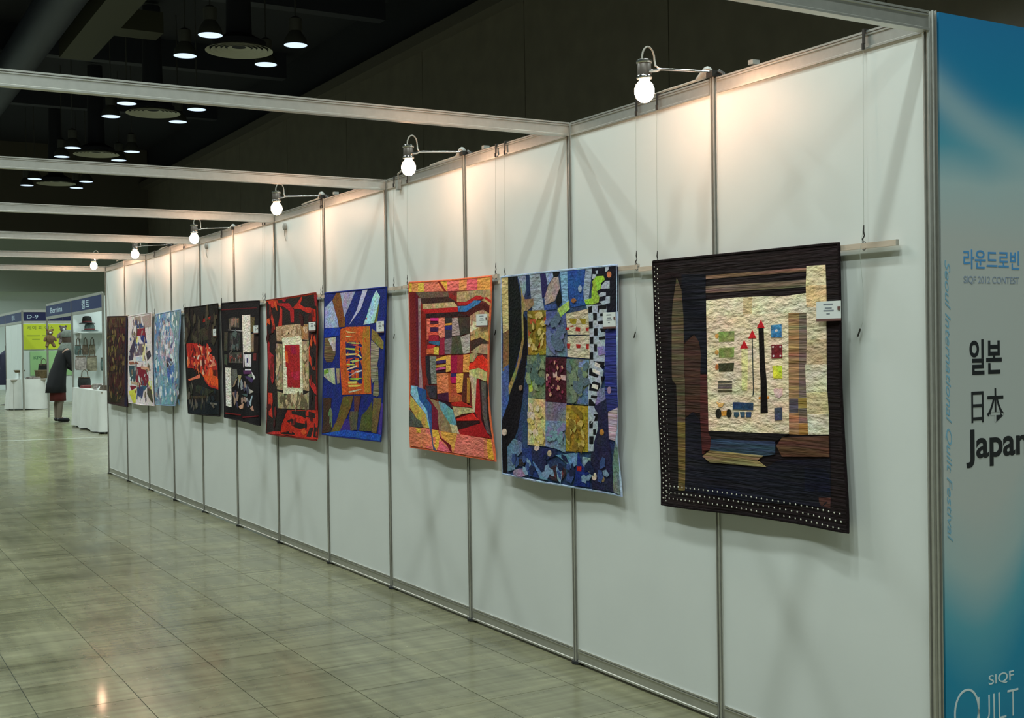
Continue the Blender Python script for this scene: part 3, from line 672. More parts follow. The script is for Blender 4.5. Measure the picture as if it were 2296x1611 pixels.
  ((195, 200, 72), 'p', [29, 811, 394, 777, 311, 926, 166, 931]),
  ((195, 200, 112), 'p', [879, 694, 1043, 683, 1085, 814, 1002, 801]),
  ((60, 76, 112), 'p', [396, 760, 708, 745, 630, 875, 424, 841]),
  ((82, 82, 62), 'p', [841, 758, 1037, 769, 1098, 892, 1027, 902, 836, 821]),
  ((50, 102, 122), 'p', [606, 740, 842, 742, 704, 793]),
 ]),
 ('russet', 11.8364, 1.8339, (62, 42, 36), 'm', [38, 0, 577, 12, 1065, 25, 1044, 540, 1051, 1005, 571, 1006, 0, 999, 10, 501], [], [
  ((98, 92, 40), 'm', [104, 225, 479, 212, 473, 282, 140, 296]),
  ((92, 86, 40), 'm', [93, 349, 549, 326, 502, 404, 86, 421]),
  ((76, 30, 36), 'm', [525, 144, 994, 153, 979, 321, 549, 326]),
  ((98, 82, 40), 'm', [113, 599, 572, 525, 525, 612, 67, 635]),
  ((72, 33, 30), 'm', [149, 670, 954, 625, 978, 793, 136, 812]),
  ((86, 66, 46), 'm', [123, 11, 1023, 29, 1014, 137, 112, 127]),
  ((50, 46, 30), 'm', [46, 868, 666, 826, 653, 973, 36, 985]),
  ((56, 30, 29), 'm', [127, 438, 933, 422, 926, 507, 161, 527]),
  ((36, 30, 62), 'p', [1011, 36, 1056, 37, 1037, 540, 1036, 1000, 908, 994, 946, 540]),
 ]),
]

# ---------------------------------------------------------------- hall shell
HALL_X, HALL_TOP = 8.8, 8.0
def floor_mat():
    m = bpy.data.materials.new('polished_stone_tile'); m.use_nodes = True
    nt = m.node_tree; n = nt.nodes; l = nt.links; b = n['Principled BSDF']
    b.inputs['Roughness'].default_value = .17
    b.inputs['Specular IOR Level'].default_value = .55
    geo = n.new('ShaderNodeNewGeometry')
    def streak(sc, sx, sy, det=5):
        mp = n.new('ShaderNodeMapping'); mp.inputs['Scale'].default_value = (sx, sy, 1)
        l.new(geo.outputs['Position'], mp.inputs['Vector'])
        t = n.new('ShaderNodeTexNoise'); t.inputs['Scale'].default_value = sc; t.inputs['Detail'].default_value = det
        l.new(mp.outputs[0], t.inputs['Vector']); return t.outputs['Fac']
    a = streak(1.0, 2.2, 26); c = streak(1.0, 16, 1.6); d = streak(2.2, 1, 1, 6)
    def rng(v, lo, hi, f0=.3, f1=.7):
        r = n.new('ShaderNodeMapRange'); r.inputs['From Min'].default_value = f0; r.inputs['From Max'].default_value = f1
        r.inputs['To Min'].default_value = lo; r.inputs['To Max'].default_value = hi; l.new(v, r.inputs['Value']); return r.outputs[0]
    def mul(p, q):
        k = n.new('ShaderNodeMath'); k.operation = 'MULTIPLY'; l.new(p, k.inputs[0]); l.new(q, k.inputs[1]); return k.outputs[0]
    f = mul(mul(rng(a, .74, 1.22), rng(c, .82, 1.14)), rng(d, .88, 1.12))
    oi = n.new('ShaderNodeObjectInfo'); mx = n.new('ShaderNodeVectorMath'); mx.operation = 'SCALE'
    l.new(oi.outputs['Color'], mx.inputs[0]); l.new(f, mx.inputs['Scale']); l.new(mx.outputs[0], b.inputs['Base Color'])
    l.new(rng(d, .20, .32), b.inputs['Roughness'])
    b.inputs['Coat Weight'].default_value = .22; b.inputs['Coat Roughness'].default_value = .08; b.inputs['Specular IOR Level'].default_value = .4
    bp = n.new('ShaderNodeBump'); bp.inputs['Strength'].default_value = .05; bp.inputs['Distance'].default_value = .01
    l.new(a, bp.inputs['Height']); l.new(bp.outputs[0], b.inputs['Normal'])
    return m
M_FLOOR = floor_mat()
M_GROUT = mat('dark_grout', (.05, .055, .04, 1), .8)
FL = (.200, .190, .112)
floor = MB().box(-16, HALL_X, -10, 52, -.12, -.004).build('floor', M_GROUT)
tag(floor, 'polished grey-green stone tile floor of the hall', None, None, 'structure')
TX0, TY0, TS, TP = -.21, 1.735, .40, .405
NXT, NYT = 9, 21           # columns x rows of tiles laid one by one
tile_me = MB().extrude([(-TS/2+.0016, -TP/2+.0016), (TS/2-.0016, -TP/2+.0016), (TS/2-.0016, TP/2-.0016), (-TS/2+.0016, TP/2-.0016)], 'z', -.006, 0).mesh('tile', M_FLOOR)
xs_hi = TX0+TS; xs_lo = xs_hi-NXT*TS; ys_lo = TY0-2*TP; ys_hi = ys_lo+NYT*TP
for i in range(NXT):
    for j in range(NYT):
        k = 1+random.uniform(-.06, .06)
        link('tile', tile_me, floor, (xs_hi-(i+.5)*TS, ys_lo+(j+.5)*TP, random.uniform(-.0004, 0)), (FL[0]*k, FL[1]*k, FL[2]*k, 1))
far = MB()
for x0, x1, y0, y1 in ((-16, HALL_X, ys_hi, 52), (-16, HALL_X, -10, ys_lo), (-16, xs_lo, ys_lo, ys_hi), (xs_hi, HALL_X, ys_lo, ys_hi)):
    far.box(x0, x1, y0, y1, -.006, 0)
far = far.build('tile_field', M_FLOOR, floor, color=FL+(1,)); far['kind'] = 'stuff'
strip = MB().add([(-8, 19.95, .001), (1.42, 18.05, .001), (1.42, 18.17, .001), (-8, 20.12, .001)], [(0, 1, 2, 3)]).build('floor_strip', mat('pale_floor_strip', (.45, .47, .40, 1), .25), floor)

M_HALL = mat('dark_brown_hall_panel', (.135, .118, .090, 1), .75, noise=.1, scale=2)
M_HALL2 = mat('darker_soffit', (.075, .066, .052, 1), .8)
M_CEIL = mat('black_ceiling', (.009, .010, .018, 1), .9)
hw = empty('wall_right', (HALL_X, 0, 0)); tag(hw, 'dark brown panelled side wall of the hall above the booths', None, None, 'structure')
pw = 4.45; ph = MB().box(0, .15, .012, pw-.012, 0, HALL_TOP).mesh('wall_panel', M_HALL)
for k in range(14): link('wall_panel', ph, hw, (0, -9.9+k*pw+.32, 0))
MB().box(.06, .2, -10, 52.5, 0, 9.7).build('wall_backing', M_CEIL, hw)
sof = MB().box(HALL_X-.35, HALL_X+.2, -10, 52, HALL_TOP, HALL_TOP+.25).build('trim_1', M_HALL2); tag(sof, 'dark soffit band along the top of the hall wall', None, None, 'structure')
ceil = MB().box(-16, HALL_X+.2, -10, 52, 9.6, 9.8).build('ceiling', M_CEIL); tag(ceil, 'black open ceiling of the exhibition hall', None, None, 'structure')
M_FARLO = mat('pale_far_wall', (.80, .92, .88, 1), .7)
M_FARHI = mat('grey_green_far_wall', (.50, .58, .52, 1), .8)
bw = empty('wall_back', (0, 47.6, 0)); tag(bw, 'far end wall of the hall, pale below and grey above', None, None, 'structure')
MB().box(-16, HALL_X, 0, .2, 0, 3.8).build('pale_lower_wall', M_FARLO, bw)
MB().box(-16, HALL_X, -.25, .2, 3.8, 5.9).build('upper_wall', M_FARHI, bw)
MB().box(-16, HALL_X, -.35, .2, 5.9, 9.6).build('painted_dim_band', M_HALL2, bw)  # darker top tone paints in the light fading up the far wall
M_DUCTB = mat('blue_grey_duct', (.009, .013, .030, 1), .6)
M_DUCTT = mat('tan_duct', (.034, .032, .018, 1), .7)
d1 = MB().tube([(1.35, 12, 8.44), (1.35, 49, 8.44)], .42, 20).build('ventilation_duct', M_DUCTB, smooth=True)
tag(d1, 'long blue-grey round duct under the black ceiling', 'duct')
d2 = MB().box(2.05, 2.75, 14, 27, 8.3, 8.85).build('air_duct', M_DUCTT)
tag(d2, 'tan rectangular air duct running beside the round duct', 'duct')
d3 = MB().box(2.751, 3.7, 23.9, 24.6, 8.35, 8.8).build('duct_branch', M_DUCTT)
tag(d3, 'short tan duct branch crossing under the black ceiling', 'duct')
for k, y in enumerate((13.2, 22.6, 29.3, 35.9)):
    bm_ = MB().box(-16, HALL_X-.4, y, y+.35, 8.9, 9.6).build('ceiling_girder', mat('navy_girder', (.016, .018, .03, 1), .7) if k == 0 else MATS['navy_girder'])
    tag(bm_, ('nearest', 'second', 'third', 'farthest')[k]+' dark navy girder across the black ceiling', 'girder')

for du, pts_ in ((d1, [(1.35, y, 8.84) for y in (16, 20, 25, 31, 38, 45)]), (d2, [(2.4, y, 8.85) for y in (15, 19, 26)]), (d3, [(3.2, 24.2, 8.80)])):
    for px_, py_, pz_ in pts_: MB().tube([(px_, py_, pz_-.01), (px_, py_, 9.61)], .015, 6).build('hanger_rod', M_HALL2, du)
# ceiling air diffusers with four pendant downlights each
M_REFL = mat('lit_reflector', (.8, .85, .9, 1), .3, emit=(.62, .78, 1., 1), estr=1.15)
M_LAMPB = mat('pendant_body', (.05, .05, .045, 1), .6)
M_DIFF = mat('diffuser_metal', (.34, .33, .27, 1), .5)
def make_diffuser():
    r = empty('air_diffuser')
    for k, (a, b) in enumerate(((.62, .55), (.515, .45), (.415, .35), (.315, .25), (.215, .05))):
        z = .012*k
        MB().lathe([(a, z), (b, z+.05), (b-.012, z+.05), (a-.012, z), (a, z)], 40).build('ring', M_DIFF, r, True)
    MB().lathe([(.50, .07), (.50, .16), (.24, .30), (.20, 2.5)], 28).build('neck', M_CEIL, r, True)
    return r
def make_pendant():
    r = empty('pendant_downlight')
    MB().lathe([(.215, 0), (.19, .12), (.10, .26), (.10, .262), (.195, .122), (.222, 0), (.215, 0)], 28).build('reflector', M_LAMPB, r, True)
    MB().lathe([(.21, .004), (.186, .118), (.098, .25), (0.0, .25)], 28).build('lit_lining', M_REFL, r, True)
    MB().lathe([(.11, .26), (.12, .30), (.12, .48), (.06, .52), (.012, .53), (.012, 2.6)], 16).build('housing', M_LAMPB, r, True)
    return r
ld = bpy.data.lights.new('hall_downlight', 'SPOT')
ld.energy = HALL_LAMP_W; ld.color = HALL_LAMP_COL; ld.spot_size = math.radians(138); ld.spot_blend = .35; ld.shadow_soft_size = .16
diff0 = make_diffuser(); pend0 = make_pendant()
CX = (3.96, -2.69)
ROWS = [19.4+6.65*k for k in range(-4, 5)]
ordn = {0: 'nearest visible', 1: 'second', 2: 'third', 3: 'fourth', 4: 'farthest'}
first = [True, True]
for ci, cx in enumerate(CX):
    for ri, cy in enumerate(ROWS):
        if ci == 0 and (ri-4 > 3 or ri == 0): continue
        vis = ci == 0 and 0 <= ri-4 <= 3
        if vis:
            d = diff0 if first[0] else copy_tree(diff0); first[0] = False
            d.location = (cx, cy, 7.0)
            tag(d, 'round ringed air diffuser, %s from the camera of the ceiling row' % ordn[ri-4], 'air diffuser', 'diffusers in the visible ceiling row')
        for sx, sy in ((-.79, -.87), (.79, -.87), (.79, .82), (-.79, .82)):
            p = pend0 if first[1] else copy_tree(pend0); first[1] = False
            p.location = (cx+sx, cy+sy, 7.0)
            if vis:
                pos = {(-1, -1): 'upper', (1, -1): 'rightmost', (1, 1): 'lowest', (-1, 1): 'leftmost'}[(1 if sx > 0 else -1, 1 if sy > 0 else -1)]
                tag(p, 'glowing pendant downlight, %s of the four around the %s ceiling diffuser' % (pos, ordn[ri-4]), 'downlight', 'downlights around the visible diffusers')
            else: tag(p, 'glowing pendant downlight of the hall ceiling outside the picture', 'downlight', 'downlights outside the picture')
            lo = bpy.data.objects.new('hall_downlight_light', ld); COL.objects.link(lo); lo.location = (cx+sx, cy+sy, 6.98)

# ---------------------------------------------------------------- the panel wall with posts, rails and overhead beams
H = 2.424; NP = 12
def post_profile(a=.02, slot=.0045, dep=.012):
    out = []; half = a*math.tan(PI/8)
    for k in range(8):
        t = k*PI/4; nx, ny = math.cos(t), math.sin(t); tx, ty = -ny, nx
        for u, v in ((a, -half), (a, -slot), (a-dep, -slot), (a-dep, slot), (a, slot)):
            out.append((nx*u+tx*v, ny*u+ty*v))
    return out
post_me = MB().extrude(post_profile(), 'z', .014, H+.002).mesh('post', M_ALU)
foot_me = MB().lathe([(.028, 0), (.031, .004), (.029, .014), (.016, .018)], 14).mesh('foot', M_BLACKRUB, True)
RP = [(-.012, 0), (-.0165, 0), (-.0165, .007), (-.012, .009), (-.012, .044), (-.015, .0455), (-.015, .0495), (-.009, .0505), (-.009, .0525), (-.015, .0535), (-.015, .06)]
RP = RP+[(-x, z) for x, z in reversed(RP)]
rail_me = MB().extrude(RP, 'y', -.479, .479).mesh('rail', M_ALU)
panel_me = MB().box(-.010, .004, -.487, .487, -1.155, 1.155).mesh('panel', M_WHITE)
wall = empty('wall_quilt', (0, 0, 0)); tag(wall, 'white panel wall with aluminium posts carrying the quilts', None, None, 'structure')
for n in range(NP+1):
    p = link('post', post_me, wall, (0, n, 0)); link('foot', foot_me, p, (0, 0, 0))
for n in range(NP):
    link('panel', panel_me, wall, (0, n+.5, 1.2125))
    link('top_rail', rail_me, wall, (0, n+.5, H-.06))
    link('bottom_rail', rail_me, wall, (0, n+.5, .012))
# end wall carrying the banner, at right angles to the panel wall
endw = empty('wall_front', (0, 0, 0)); tag(endw, 'end wall of the booth at right angles to the quilt wall', None, None, 'structure')
pe = link('post', post_me, endw, (1, 0, 0)); link('foot', foot_me, pe)
railx_me = MB().extrude(RP, 'x', .021, .979).mesh('rail', M_ALU)
link('top_rail', railx_me, endw, (0, 0, H-.06)); link('bottom_rail', railx_me, endw, (0, 0, .012))
MB().box(.013, .987, -.008, .006, .058, H-.058).build('panel', M_WHITE, endw)

beam_me = MB().extrude(RP, 'x', -2.98, -.019).mesh('beam_rail', M_ALU)
BW = ['at the corner beside the blue banner', 'second overhead from the banner, over the floral blue quilt', 'third overhead from the banner', 'fourth overhead from the banner', 'fifth overhead from the banner', 'sixth overhead from the banner', 'farthest overhead, at the end of the panel wall']
for k in range(7):
    b = empty('cross_beam', (0, 2*k, 0))
    link('rail', beam_me, b, (0, 0, H-.06))
    MB().box(-.06, -.019, -.0022, .0022, H-.045, H-.015).build('lock_tongue', M_DARKMET, b)
    q = link('post', post_me, b, (-3, 0, 0)); link('foot', foot_me, q)
    tag(b, 'pale aluminium cross beam '+BW[k], 'beam', 'overhead beams')

# ---------------------------------------------------------------- clip-on arm lamps
def make_lamp():
    r = empty('arm_spotlight')
    bl = MB().lathe([(0, -.042), (.016, -.038), (.029, -.026), (.036, -.008), (.036, .008), (.030, .024), (.020, .036), (.014, .044)], 24, (-.33, 0, 2.342)).build('bulb', M_BULB, r, True)
    hs = MB().lathe([(.016, .040), (.024, .046), (.026, .060), (.025, .100), (.020, .106)], 18, (-.33, 0, 2.342)).build('housing', M_BROWNMET, r, True)
    MB().lathe([(.027, .100), (.029, .103), (.029, .110), (.020, .114), (.006, .115)], 18, (-.33, 0, 2.342)).build('cap', M_CHROME, hs, True)
    MB().lathe([(.027, .044), (.029, .047), (.029, .053), (.027, .056)], 18, (-.33, 0, 2.342)).build('collar', M_CHROME, hs, True)
    MB().tube([(-.33, -.026, 2.41), (-.30, -.032, 2.413), (-.285, -.03, 2.42)], .006, 8).build('bracket', M_CHROME, r, True)
    MB().tube([(-.285, -.03, 2.42), (-.15, -.018, 2.432), (-.02, 0, 2.442)], .0042, 8).build('arm', M_CHROME, r, True)
    pts = [(-.33+.004, .002, 2.455)]
    for t in range(11):
        a = PI*t/10; pts.append((-.33+.028-.028*math.cos(a), .012, 2.462+.046*math.sin(a)))
    pts += [(-.276, .004, 2.44), (-.282, -.02, 2.428)]
    MB().tube(pts, .0034, 8).build('cable_loop', M_CABLE, r, True)
    cl = MB().box(-.03, .03, -.018, .018, 2.424, 2.446).build('clamp', M_DARKMET, r)
    MB().tube([(0, -.02, 2.444), (0, -.045, 2.43), (-.004, -.06, 2.40)], .007, 8).build('clamp_screw', M_DARKMET, cl, True)
    MB().tube([(-.02, .02, 2.446), (0, .045, 2.456), (.004, .075, 2.448), (.002, .11, 2.438)], [.013, .020, .017, .008], 10).build('taped_joint', M_TAPE, r, True)
    MB().tube([(.002, .10, 2.436), (-.004, .20, 2.432), (.006, .30, 2.436), (0, .42, 2.430)], .005, 8).build('supply_cable', M_CABLE, r, True)
    MB().box(-.02, .012, -.23, -.205, 2.426, 2.442).build('cable_clip', M_TAPE, r)
    return r
LN = ['nearest, beside the black bordered pencil quilt', 'second, above the orange and red quilt', 'third, above the cobalt blue quilt', 'fourth, above the black village quilt', 'fifth, above the pale blue quilt', 'farthest, at the end of the panel wall']
l0 = make_lamp()
for k in range(6):
    o = l0 if k == 0 else copy_tree(l0)
    o.location = (0, 2*k+1+(.0, .0, .02, .0, .06, .02)[k], (.004, .0, .006, -.022, .004, .022)[k])
    tag(o, 'lit clip-on arm lamp with bare bulb, '+LN[k], 'lamp', 'clip-on lamps along the wall top')
for y, z, lb in ((5.75, 2.31, 'small grey round cap stuck on the panel by the third lamp'), (7.76, 2.33, 'small grey round cap stuck on the panel by the fourth lamp')):
    o = empty('cable_cap', (0, y, z)); tag(o, lb, 'cap')
    MB().tube([(-.011, 0, 0), (-.026, 0, 0), (-.03, 0, 0)], [.026, .026, .02], 16).build('disc', M_TAPE, o, True)
    MB().tube([(-.02, .004, -.02), (-.018, .012, -.06), (-.014, -.004, -.10)], .0025, 6).build('tail', M_CABLE, o, True)
o = empty('junction_box', (0, 3.79, 2.34)); tag(o, 'small grey cable box clipped on the top rail by the third beam', 'box')
MB().box(-.034, -.014, -.018, .018, 0, .055).build('case', M_TAPE, o)
MB().tube([(-.024, 0, .055), (-.03, -.01, .09), (-.02, -.05, .105), (0, -.1, .10)], .005, 8).build('cable', M_CABLE, o, True)

# ---------------------------------------------------------------- quilts
INFO = dict(
    pencil=('black quilt with cream patchwork centre, red-tipped pencils and dotted border', 1.),
    ocean=('blue quilt with square patches and a black and white checker strip', .92),
    sunset=('orange and red quilt with wavy strips and orange bands top and bottom', 1.25),
    cobalt=('cobalt blue quilt with an orange framed panel of coloured slivers', 1.),
    lava=('black quilt with red lava cracks around a cream and red window', 1.),
    village=('black quilt with white strips and tilted shard-like houses', 1.),
    ember=('black quilt with an ember red and orange blaze in the middle', 1.),
    glacier=('pale icy blue quilt with shiny teal strips', 1.),
    figures=('white quilt with red, navy and yellow figures', 1.),
    russet=('dark russet and olive quilt at the far end of the wall', 1.))
QN = dict(pencil='black pencil', ocean='blue checker', sunset='orange and red', cobalt='cobalt blue', lava='black and red lava', village='black village', ember='ember', glacier='pale icy blue', figures='white figure', russet='russet')
def parse(a): return [(a[i]/1000, a[i+1]/1000) for i in range(0, len(a), 2)]
def depth_fn(key, W, Hh):
    rr = random.Random(key); ph = rr.uniform(0, 6.28); ph2 = rr.uniform(0, 6.28)
    k1 = rr.uniform(1.2, 1.9); curl = {'ocean': .022, 'sunset': .030, 'glacier': .03, 'cobalt': .012, 'lava': .014}.get(key, .008)
    def f(s, t):
        u = s/W; v = t/Hh
        d = .040+.005*(1+math.sin(2*PI*k1*u+ph))*(.15+.85*v)+.003*(1+math.sin(2*PI*2.7*u+3*v+ph2))*v
        d += curl*max(0, (u-.72)/.28)**2*math.sin(PI*min(1, max(0, v)))**2
        d += .006*max(0, (v-.9)/.1)*math.sin(2*PI*1.1*u+ph2)
        return d
    return f
def sheet(poly, df, front, back, grid=.07):
    # polygon (s, t) -> draped slab between df+front and df+back, origin at the quilt's upper left corner
    bm = bmesh.new()
    area = sum(poly[i][0]*poly[(i+1) % len(poly)][1]-poly[(i+1) % len(poly)][0]*poly[i][1] for i in range(len(poly)))
    if area < 0: poly = poly[::-1]
    vs = [bm.verts.new((s, t, 0)) for s, t in poly]
    bm.faces.new(vs)
    smin, smax = min(p[0] for p in poly), max(p[0] for p in poly); tmin, tmax = min(p[1] for p in poly), max(p[1] for p in poly)
    if smax-smin > grid or tmax-tmin > grid:
        for ax, lo, hi in ((0, smin, smax), (1, tmin, tmax)):
            k = math.floor(lo/grid)+1
            while k*grid < hi-1e-4:
                co = [0, 0, 0]; no = [0, 0, 0]; co[ax] = k*grid; no[ax] = 1
                bmesh.ops.bisect_plane(bm, geom=bm.verts[:]+bm.edges[:]+bm.faces[:], dist=1e-5, plane_co=co, plane_no=no)
                k += 1
    bmesh.ops.triangulate(bm, faces=bm.faces[:])
    bm.verts.index_update()
    P = [(v.co.x, v.co.y) for v in bm.verts]; F = [[v.index for v in f.verts] for f in bm.faces]
    E = [(e.verts[0].index, e.verts[1].index, e.link_faces[0]) for e in bm.edges if len(e.link_faces) == 1]
    nV = len(P); mb = MB()
    mb.v = [(-(df(s, t)+front), -s, -t) for s, t in P]+[(-(df(s, t)+back), -s, -t) for s, t in P]
    mb.f = [tuple(f) for f in F]
    for a, b, f in E:
        mb.f.append((a, b, nV+b, nV+a))
    if back < front-.004: mb.f += [tuple(nV+i for i in reversed(f)) for f in F]
    bm.free()
    return mb
def fabcol(h, k):
    k *= .56+.60*min(1, (h[0]+h[1]+h[2])/510)
    return rgb(h[0], h[1], h[2], [a*k for a in FABRIC_K])
ROD_ENDS = {}
WIN = (.19, .86, .19, .83)
FLECKS = dict(
    russet=[(.05, .88, .03, .94, c_, 34, .075, None) for c_ in ((98, 82, 46), (84, 36, 38), (40, 28, 27), (116, 98, 58), (66, 40, 34))],
    figures=[(.08, .92, .04, .94, c_, k_, .06, None) for c_, k_ in (((150, 132, 122), 20), ((92, 82, 104), 16), ((226, 224, 218), 30), ((124, 46, 60), 10), ((70, 92, 134), 10), ((120, 108, 84), 12))],
    glacier=[(.06, .92, .03, .95, c_, k_, .065, None) for c_, k_ in (((192, 206, 216), 40), ((92, 140, 168), 34), ((142, 166, 172), 34), ((216, 220, 226), 22), ((88, 98, 130), 12), ((150, 140, 140), 12))],
    ember=[(.10, .80, .38, .60, c_, 14, .08, None) for c_ in ((222, 172, 142), (150, 26, 32), (230, 112, 62), (92, 26, 22), (205, 60, 40))]+[(.04, .94, .03, .34, c_, 16, .10, None) for c_ in ((60, 56, 40), (46, 34, 30), (76, 70, 52))]+[(.06, .94, .74, .95, c_, 12, .07, None) for c_ in ((58, 62, 46), (34, 44, 50), (96, 92, 80))],
    village=[(.24, .47, .15, .21, c_, 5, .06, None) for c_ in ((112, 106, 94), (144, 118, 100))]+[(.26, .47, .27, .39, c_, 8, .06, None) for c_ in ((96, 92, 88), (48, 48, 50), (84, 100, 96))]+[(.25, .52, .44, .49, c_, 6, .05, None) for c_ in ((130, 122, 110), (60, 60, 54), (120, 60, 50))]+[(.34, .80, .66, .86, c_, 5, .07, None) for c_ in ((134, 142, 142), (62, 60, 84), (150, 130, 112))],
    lava=[(.05, .95, .05, .95, c_, k_, .09, WIN) for c_, k_ in (((74, 26, 26), 22), ((120, 34, 30), 16), ((205, 84, 36), 10), ((38, 33, 34), 18))]+[(.31, .78, .71, .77, c_, 10, .07, None) for c_ in ((122, 102, 74), (186, 166, 126), (104, 96, 68))]+[(.26, .78, .23, .27, c_, 6, .055, None) for c_ in ((146, 118, 84), (192, 170, 132))]+[(u_, u_+.06, .36, .63, c_, 8, .06, None) for u_ in (.24, .74) for c_ in ((128, 112, 80), (182, 166, 126))],
    ocean=[(.08, .90, .87, .96, c_, 10, .05, None) for c_ in ((116, 148, 170), (60, 84, 136), (34, 44, 80))]+[(.44, .57, .42, .59, c_, 14, .02, None) for c_ in ((150, 60, 84), (196, 150, 120), (104, 34, 62))]+[(.28, .41, .20, .37, c_, 12, .04, None) for c_ in ((122, 112, 42), (190, 172, 100))]+[(.60, .74, .64, .82, c_, 12, .045, None) for c_ in ((186, 164, 82), (134, 112, 40))]+[(.27, .40, .42, .58, c_, 9, .06, None) for c_ in ((130, 150, 110), (84, 110, 100))]+[(.61, .75, .43, .60, c_, 9, .06, None) for c_ in ((120, 140, 108), (92, 114, 120))]+[(.28, .40, .63, .80, c_, 8, .05, None) for c_ in ((204, 190, 156), (190, 176, 100))]+[(.45, .57, .21, .38, c_, 8, .06, None) for c_ in ((104, 116, 152), (90, 112, 128))]+[(.44, .57, .72, .81, c_, 8, .045, None) for c_ in ((126, 122, 158), (110, 146, 150))])
BIND = dict(pencil=(26, 16, 18), ocean=(150, 172, 190), sunset=(205, 100, 62), cobalt=(32, 50, 130), lava=(120, 40, 30), village=(26, 20, 24), ember=(30, 26, 26), glacier=(120, 150, 170), figures=(190, 188, 184), russet=(52, 36, 34))
for qi, (key, y0, z0, basec, bst, outl, card, patches) in enumerate(QUILTS):
    lab, kk = INFO[key]
    ol = parse(outl); W = max(p[0] for p in ol); Hh = max(p[1] for p in ol)
    df = depth_fn(key, W, Hh)
    q = empty('art_quilt', (0, y0, z0)); tag(q, lab, 'quilt', 'quilts hung along the panel wall')
    sheet(ol, df, 0, -.006).build('backing', FAB[bst], q, color=fabcol(basec, kk))
    rim = []
    for i in range(len(ol)):
        (a0, b0), (a1, b1) = ol[i], ol[(i+1) % len(ol)]; m_ = max(2, int(math.hypot(a1-a0, b1-b0)/.05))
        rim += [(a0+(a1-a0)*j/m_, b0+(b1-b0)*j/m_) for j in range(m_)]
    rim.append(rim[0])
    MB().tube([(-(df(s, t)-.002), -s, -t) for s, t in rim], .0052, 6, False).build('binding', FAB['p'], q, True, color=fabcol(BIND[key], kk))
    for pi, (cs, style, poly) in enumerate(patches):
        mb = sheet(parse(poly), df, .0008+pi*.00004, .0)
        mb.build('patch', FAB[style], q, color=fabcol(cs, kk))
    rf = random.Random(qi+50); nf = .0012+len(patches)*.00004
    for (ua, ub, va, vb, colr, cnt, size, ex) in FLECKS.get(key, ()):
        fm = MB()
        for _ in range(cnt):
            u, v = rf.uniform(ua, ub), rf.uniform(va, vb)
            if ex and ex[0] < u < ex[1] and ex[2] < v < ex[3]: continue
            s_, t_ = u*W, v*Hh; a_ = rf.uniform(0, PI); r1 = size*rf.uniform(.35, .75); r2 = size*rf.uniform(.2, .5)
            ring = [(s_+r1*math.cos(a_)*cx_-r2*math.sin(a_)*sx_, t_+r1*math.sin(a_)*cx_+r2*math.cos(a_)*sx_) for cx_, sx_ in ((1, .2), (.3, 1), (-.8, .7), (-1, -.4), (.1, -1))]
            nf += .00001
            fm.add([(-(df(p_, r_)+nf), -p_, -r_) for p_, r_ in ring], [(0, 1, 2, 3, 4)])
        if fm.v:
            fo = fm.build('print_flecks', FAB['p'], q, color=fabcol(colr, kk)); fo['kind'] = 'stuff'
    if key == 'pencil':
        dots = MB()
        def dot(s, t, r=.0032):
            o_ = -(df(s, t)+.0052); n_ = 6
            dots.add([(o_, -(s+r*math.cos(2*PI*i/n_)), -(t+r*math.sin(2*PI*i/n_))) for i in range(n_)]+[(o_-.0012, -s, -t)], [(i, (i+1) % n_, n_) for i in range(n_)])
        for i in range(48):
            t = .022+i*.0195; e = .047*t
            dot(.014+e, t); dot(.034+e, t+.0095)
            if i > 22: dot(.055+e, t, .0022)
        for i in range(36):
            s = .072+i*.0268
            for r_, (dt, ds) in enumerate(((.024, 0), (.047, .010), (.072, .003))):
                dot(s+ds, .964-.012*math.sin(min(1, s/1.0)*PI)-dt, .0036)
        dd = dots.build('bead_dots', mat('cream_beads', (.75, .72, .62, 1), .4), q); dd['kind'] = 'stuff'
    if card:
        c4 = parse(card); s0 = sum(c4[i][0] for i in (0, 3))/2; s1 = sum(c4[i][0] for i in (1, 2))/2
        t0 = (c4[0][1]+c4[1][1])/2; t1 = (c4[2][1]+c4[3][1])/2
        dcard = max(df(s0, t0), df(s1, t0), df(s0, t1), df(s1, t1))+.008
        cw = s1-s0; chh = t1-t0
        c = empty('label_card', (-dcard, y0-s0, z0-t0)); tag(c, 'small white name card pinned on the %s quilt' % QN[key], 'card', 'name cards on the quilts')
        MB().box(-.001, .0005, -cw, 0, -chh, 0).build('card_face', M_CARD, c)
        MB().box(-.0018, .0005, -cw, 0, -chh-.008, -chh).build('brown_strip', M_CARDB, c)
        for (a0, a1, tt) in ((.30, .68, .14), (.36, .64, .36), (.30, .72, .50), (.42, .56, .68)):
            MB().box(-.0014, -.0009, -cw*a1, -cw*a0, -chh*tt-.0045, -chh*tt).build('text_line', M_INK, c)
        MB().box(-.0035, -.0009, -cw*.99, -cw*.89, -chh*.52, -chh*.32).build('clip_tab', M_CARDB, c)
    ROD_ENDS[key] = (y0, y0-W, z0)

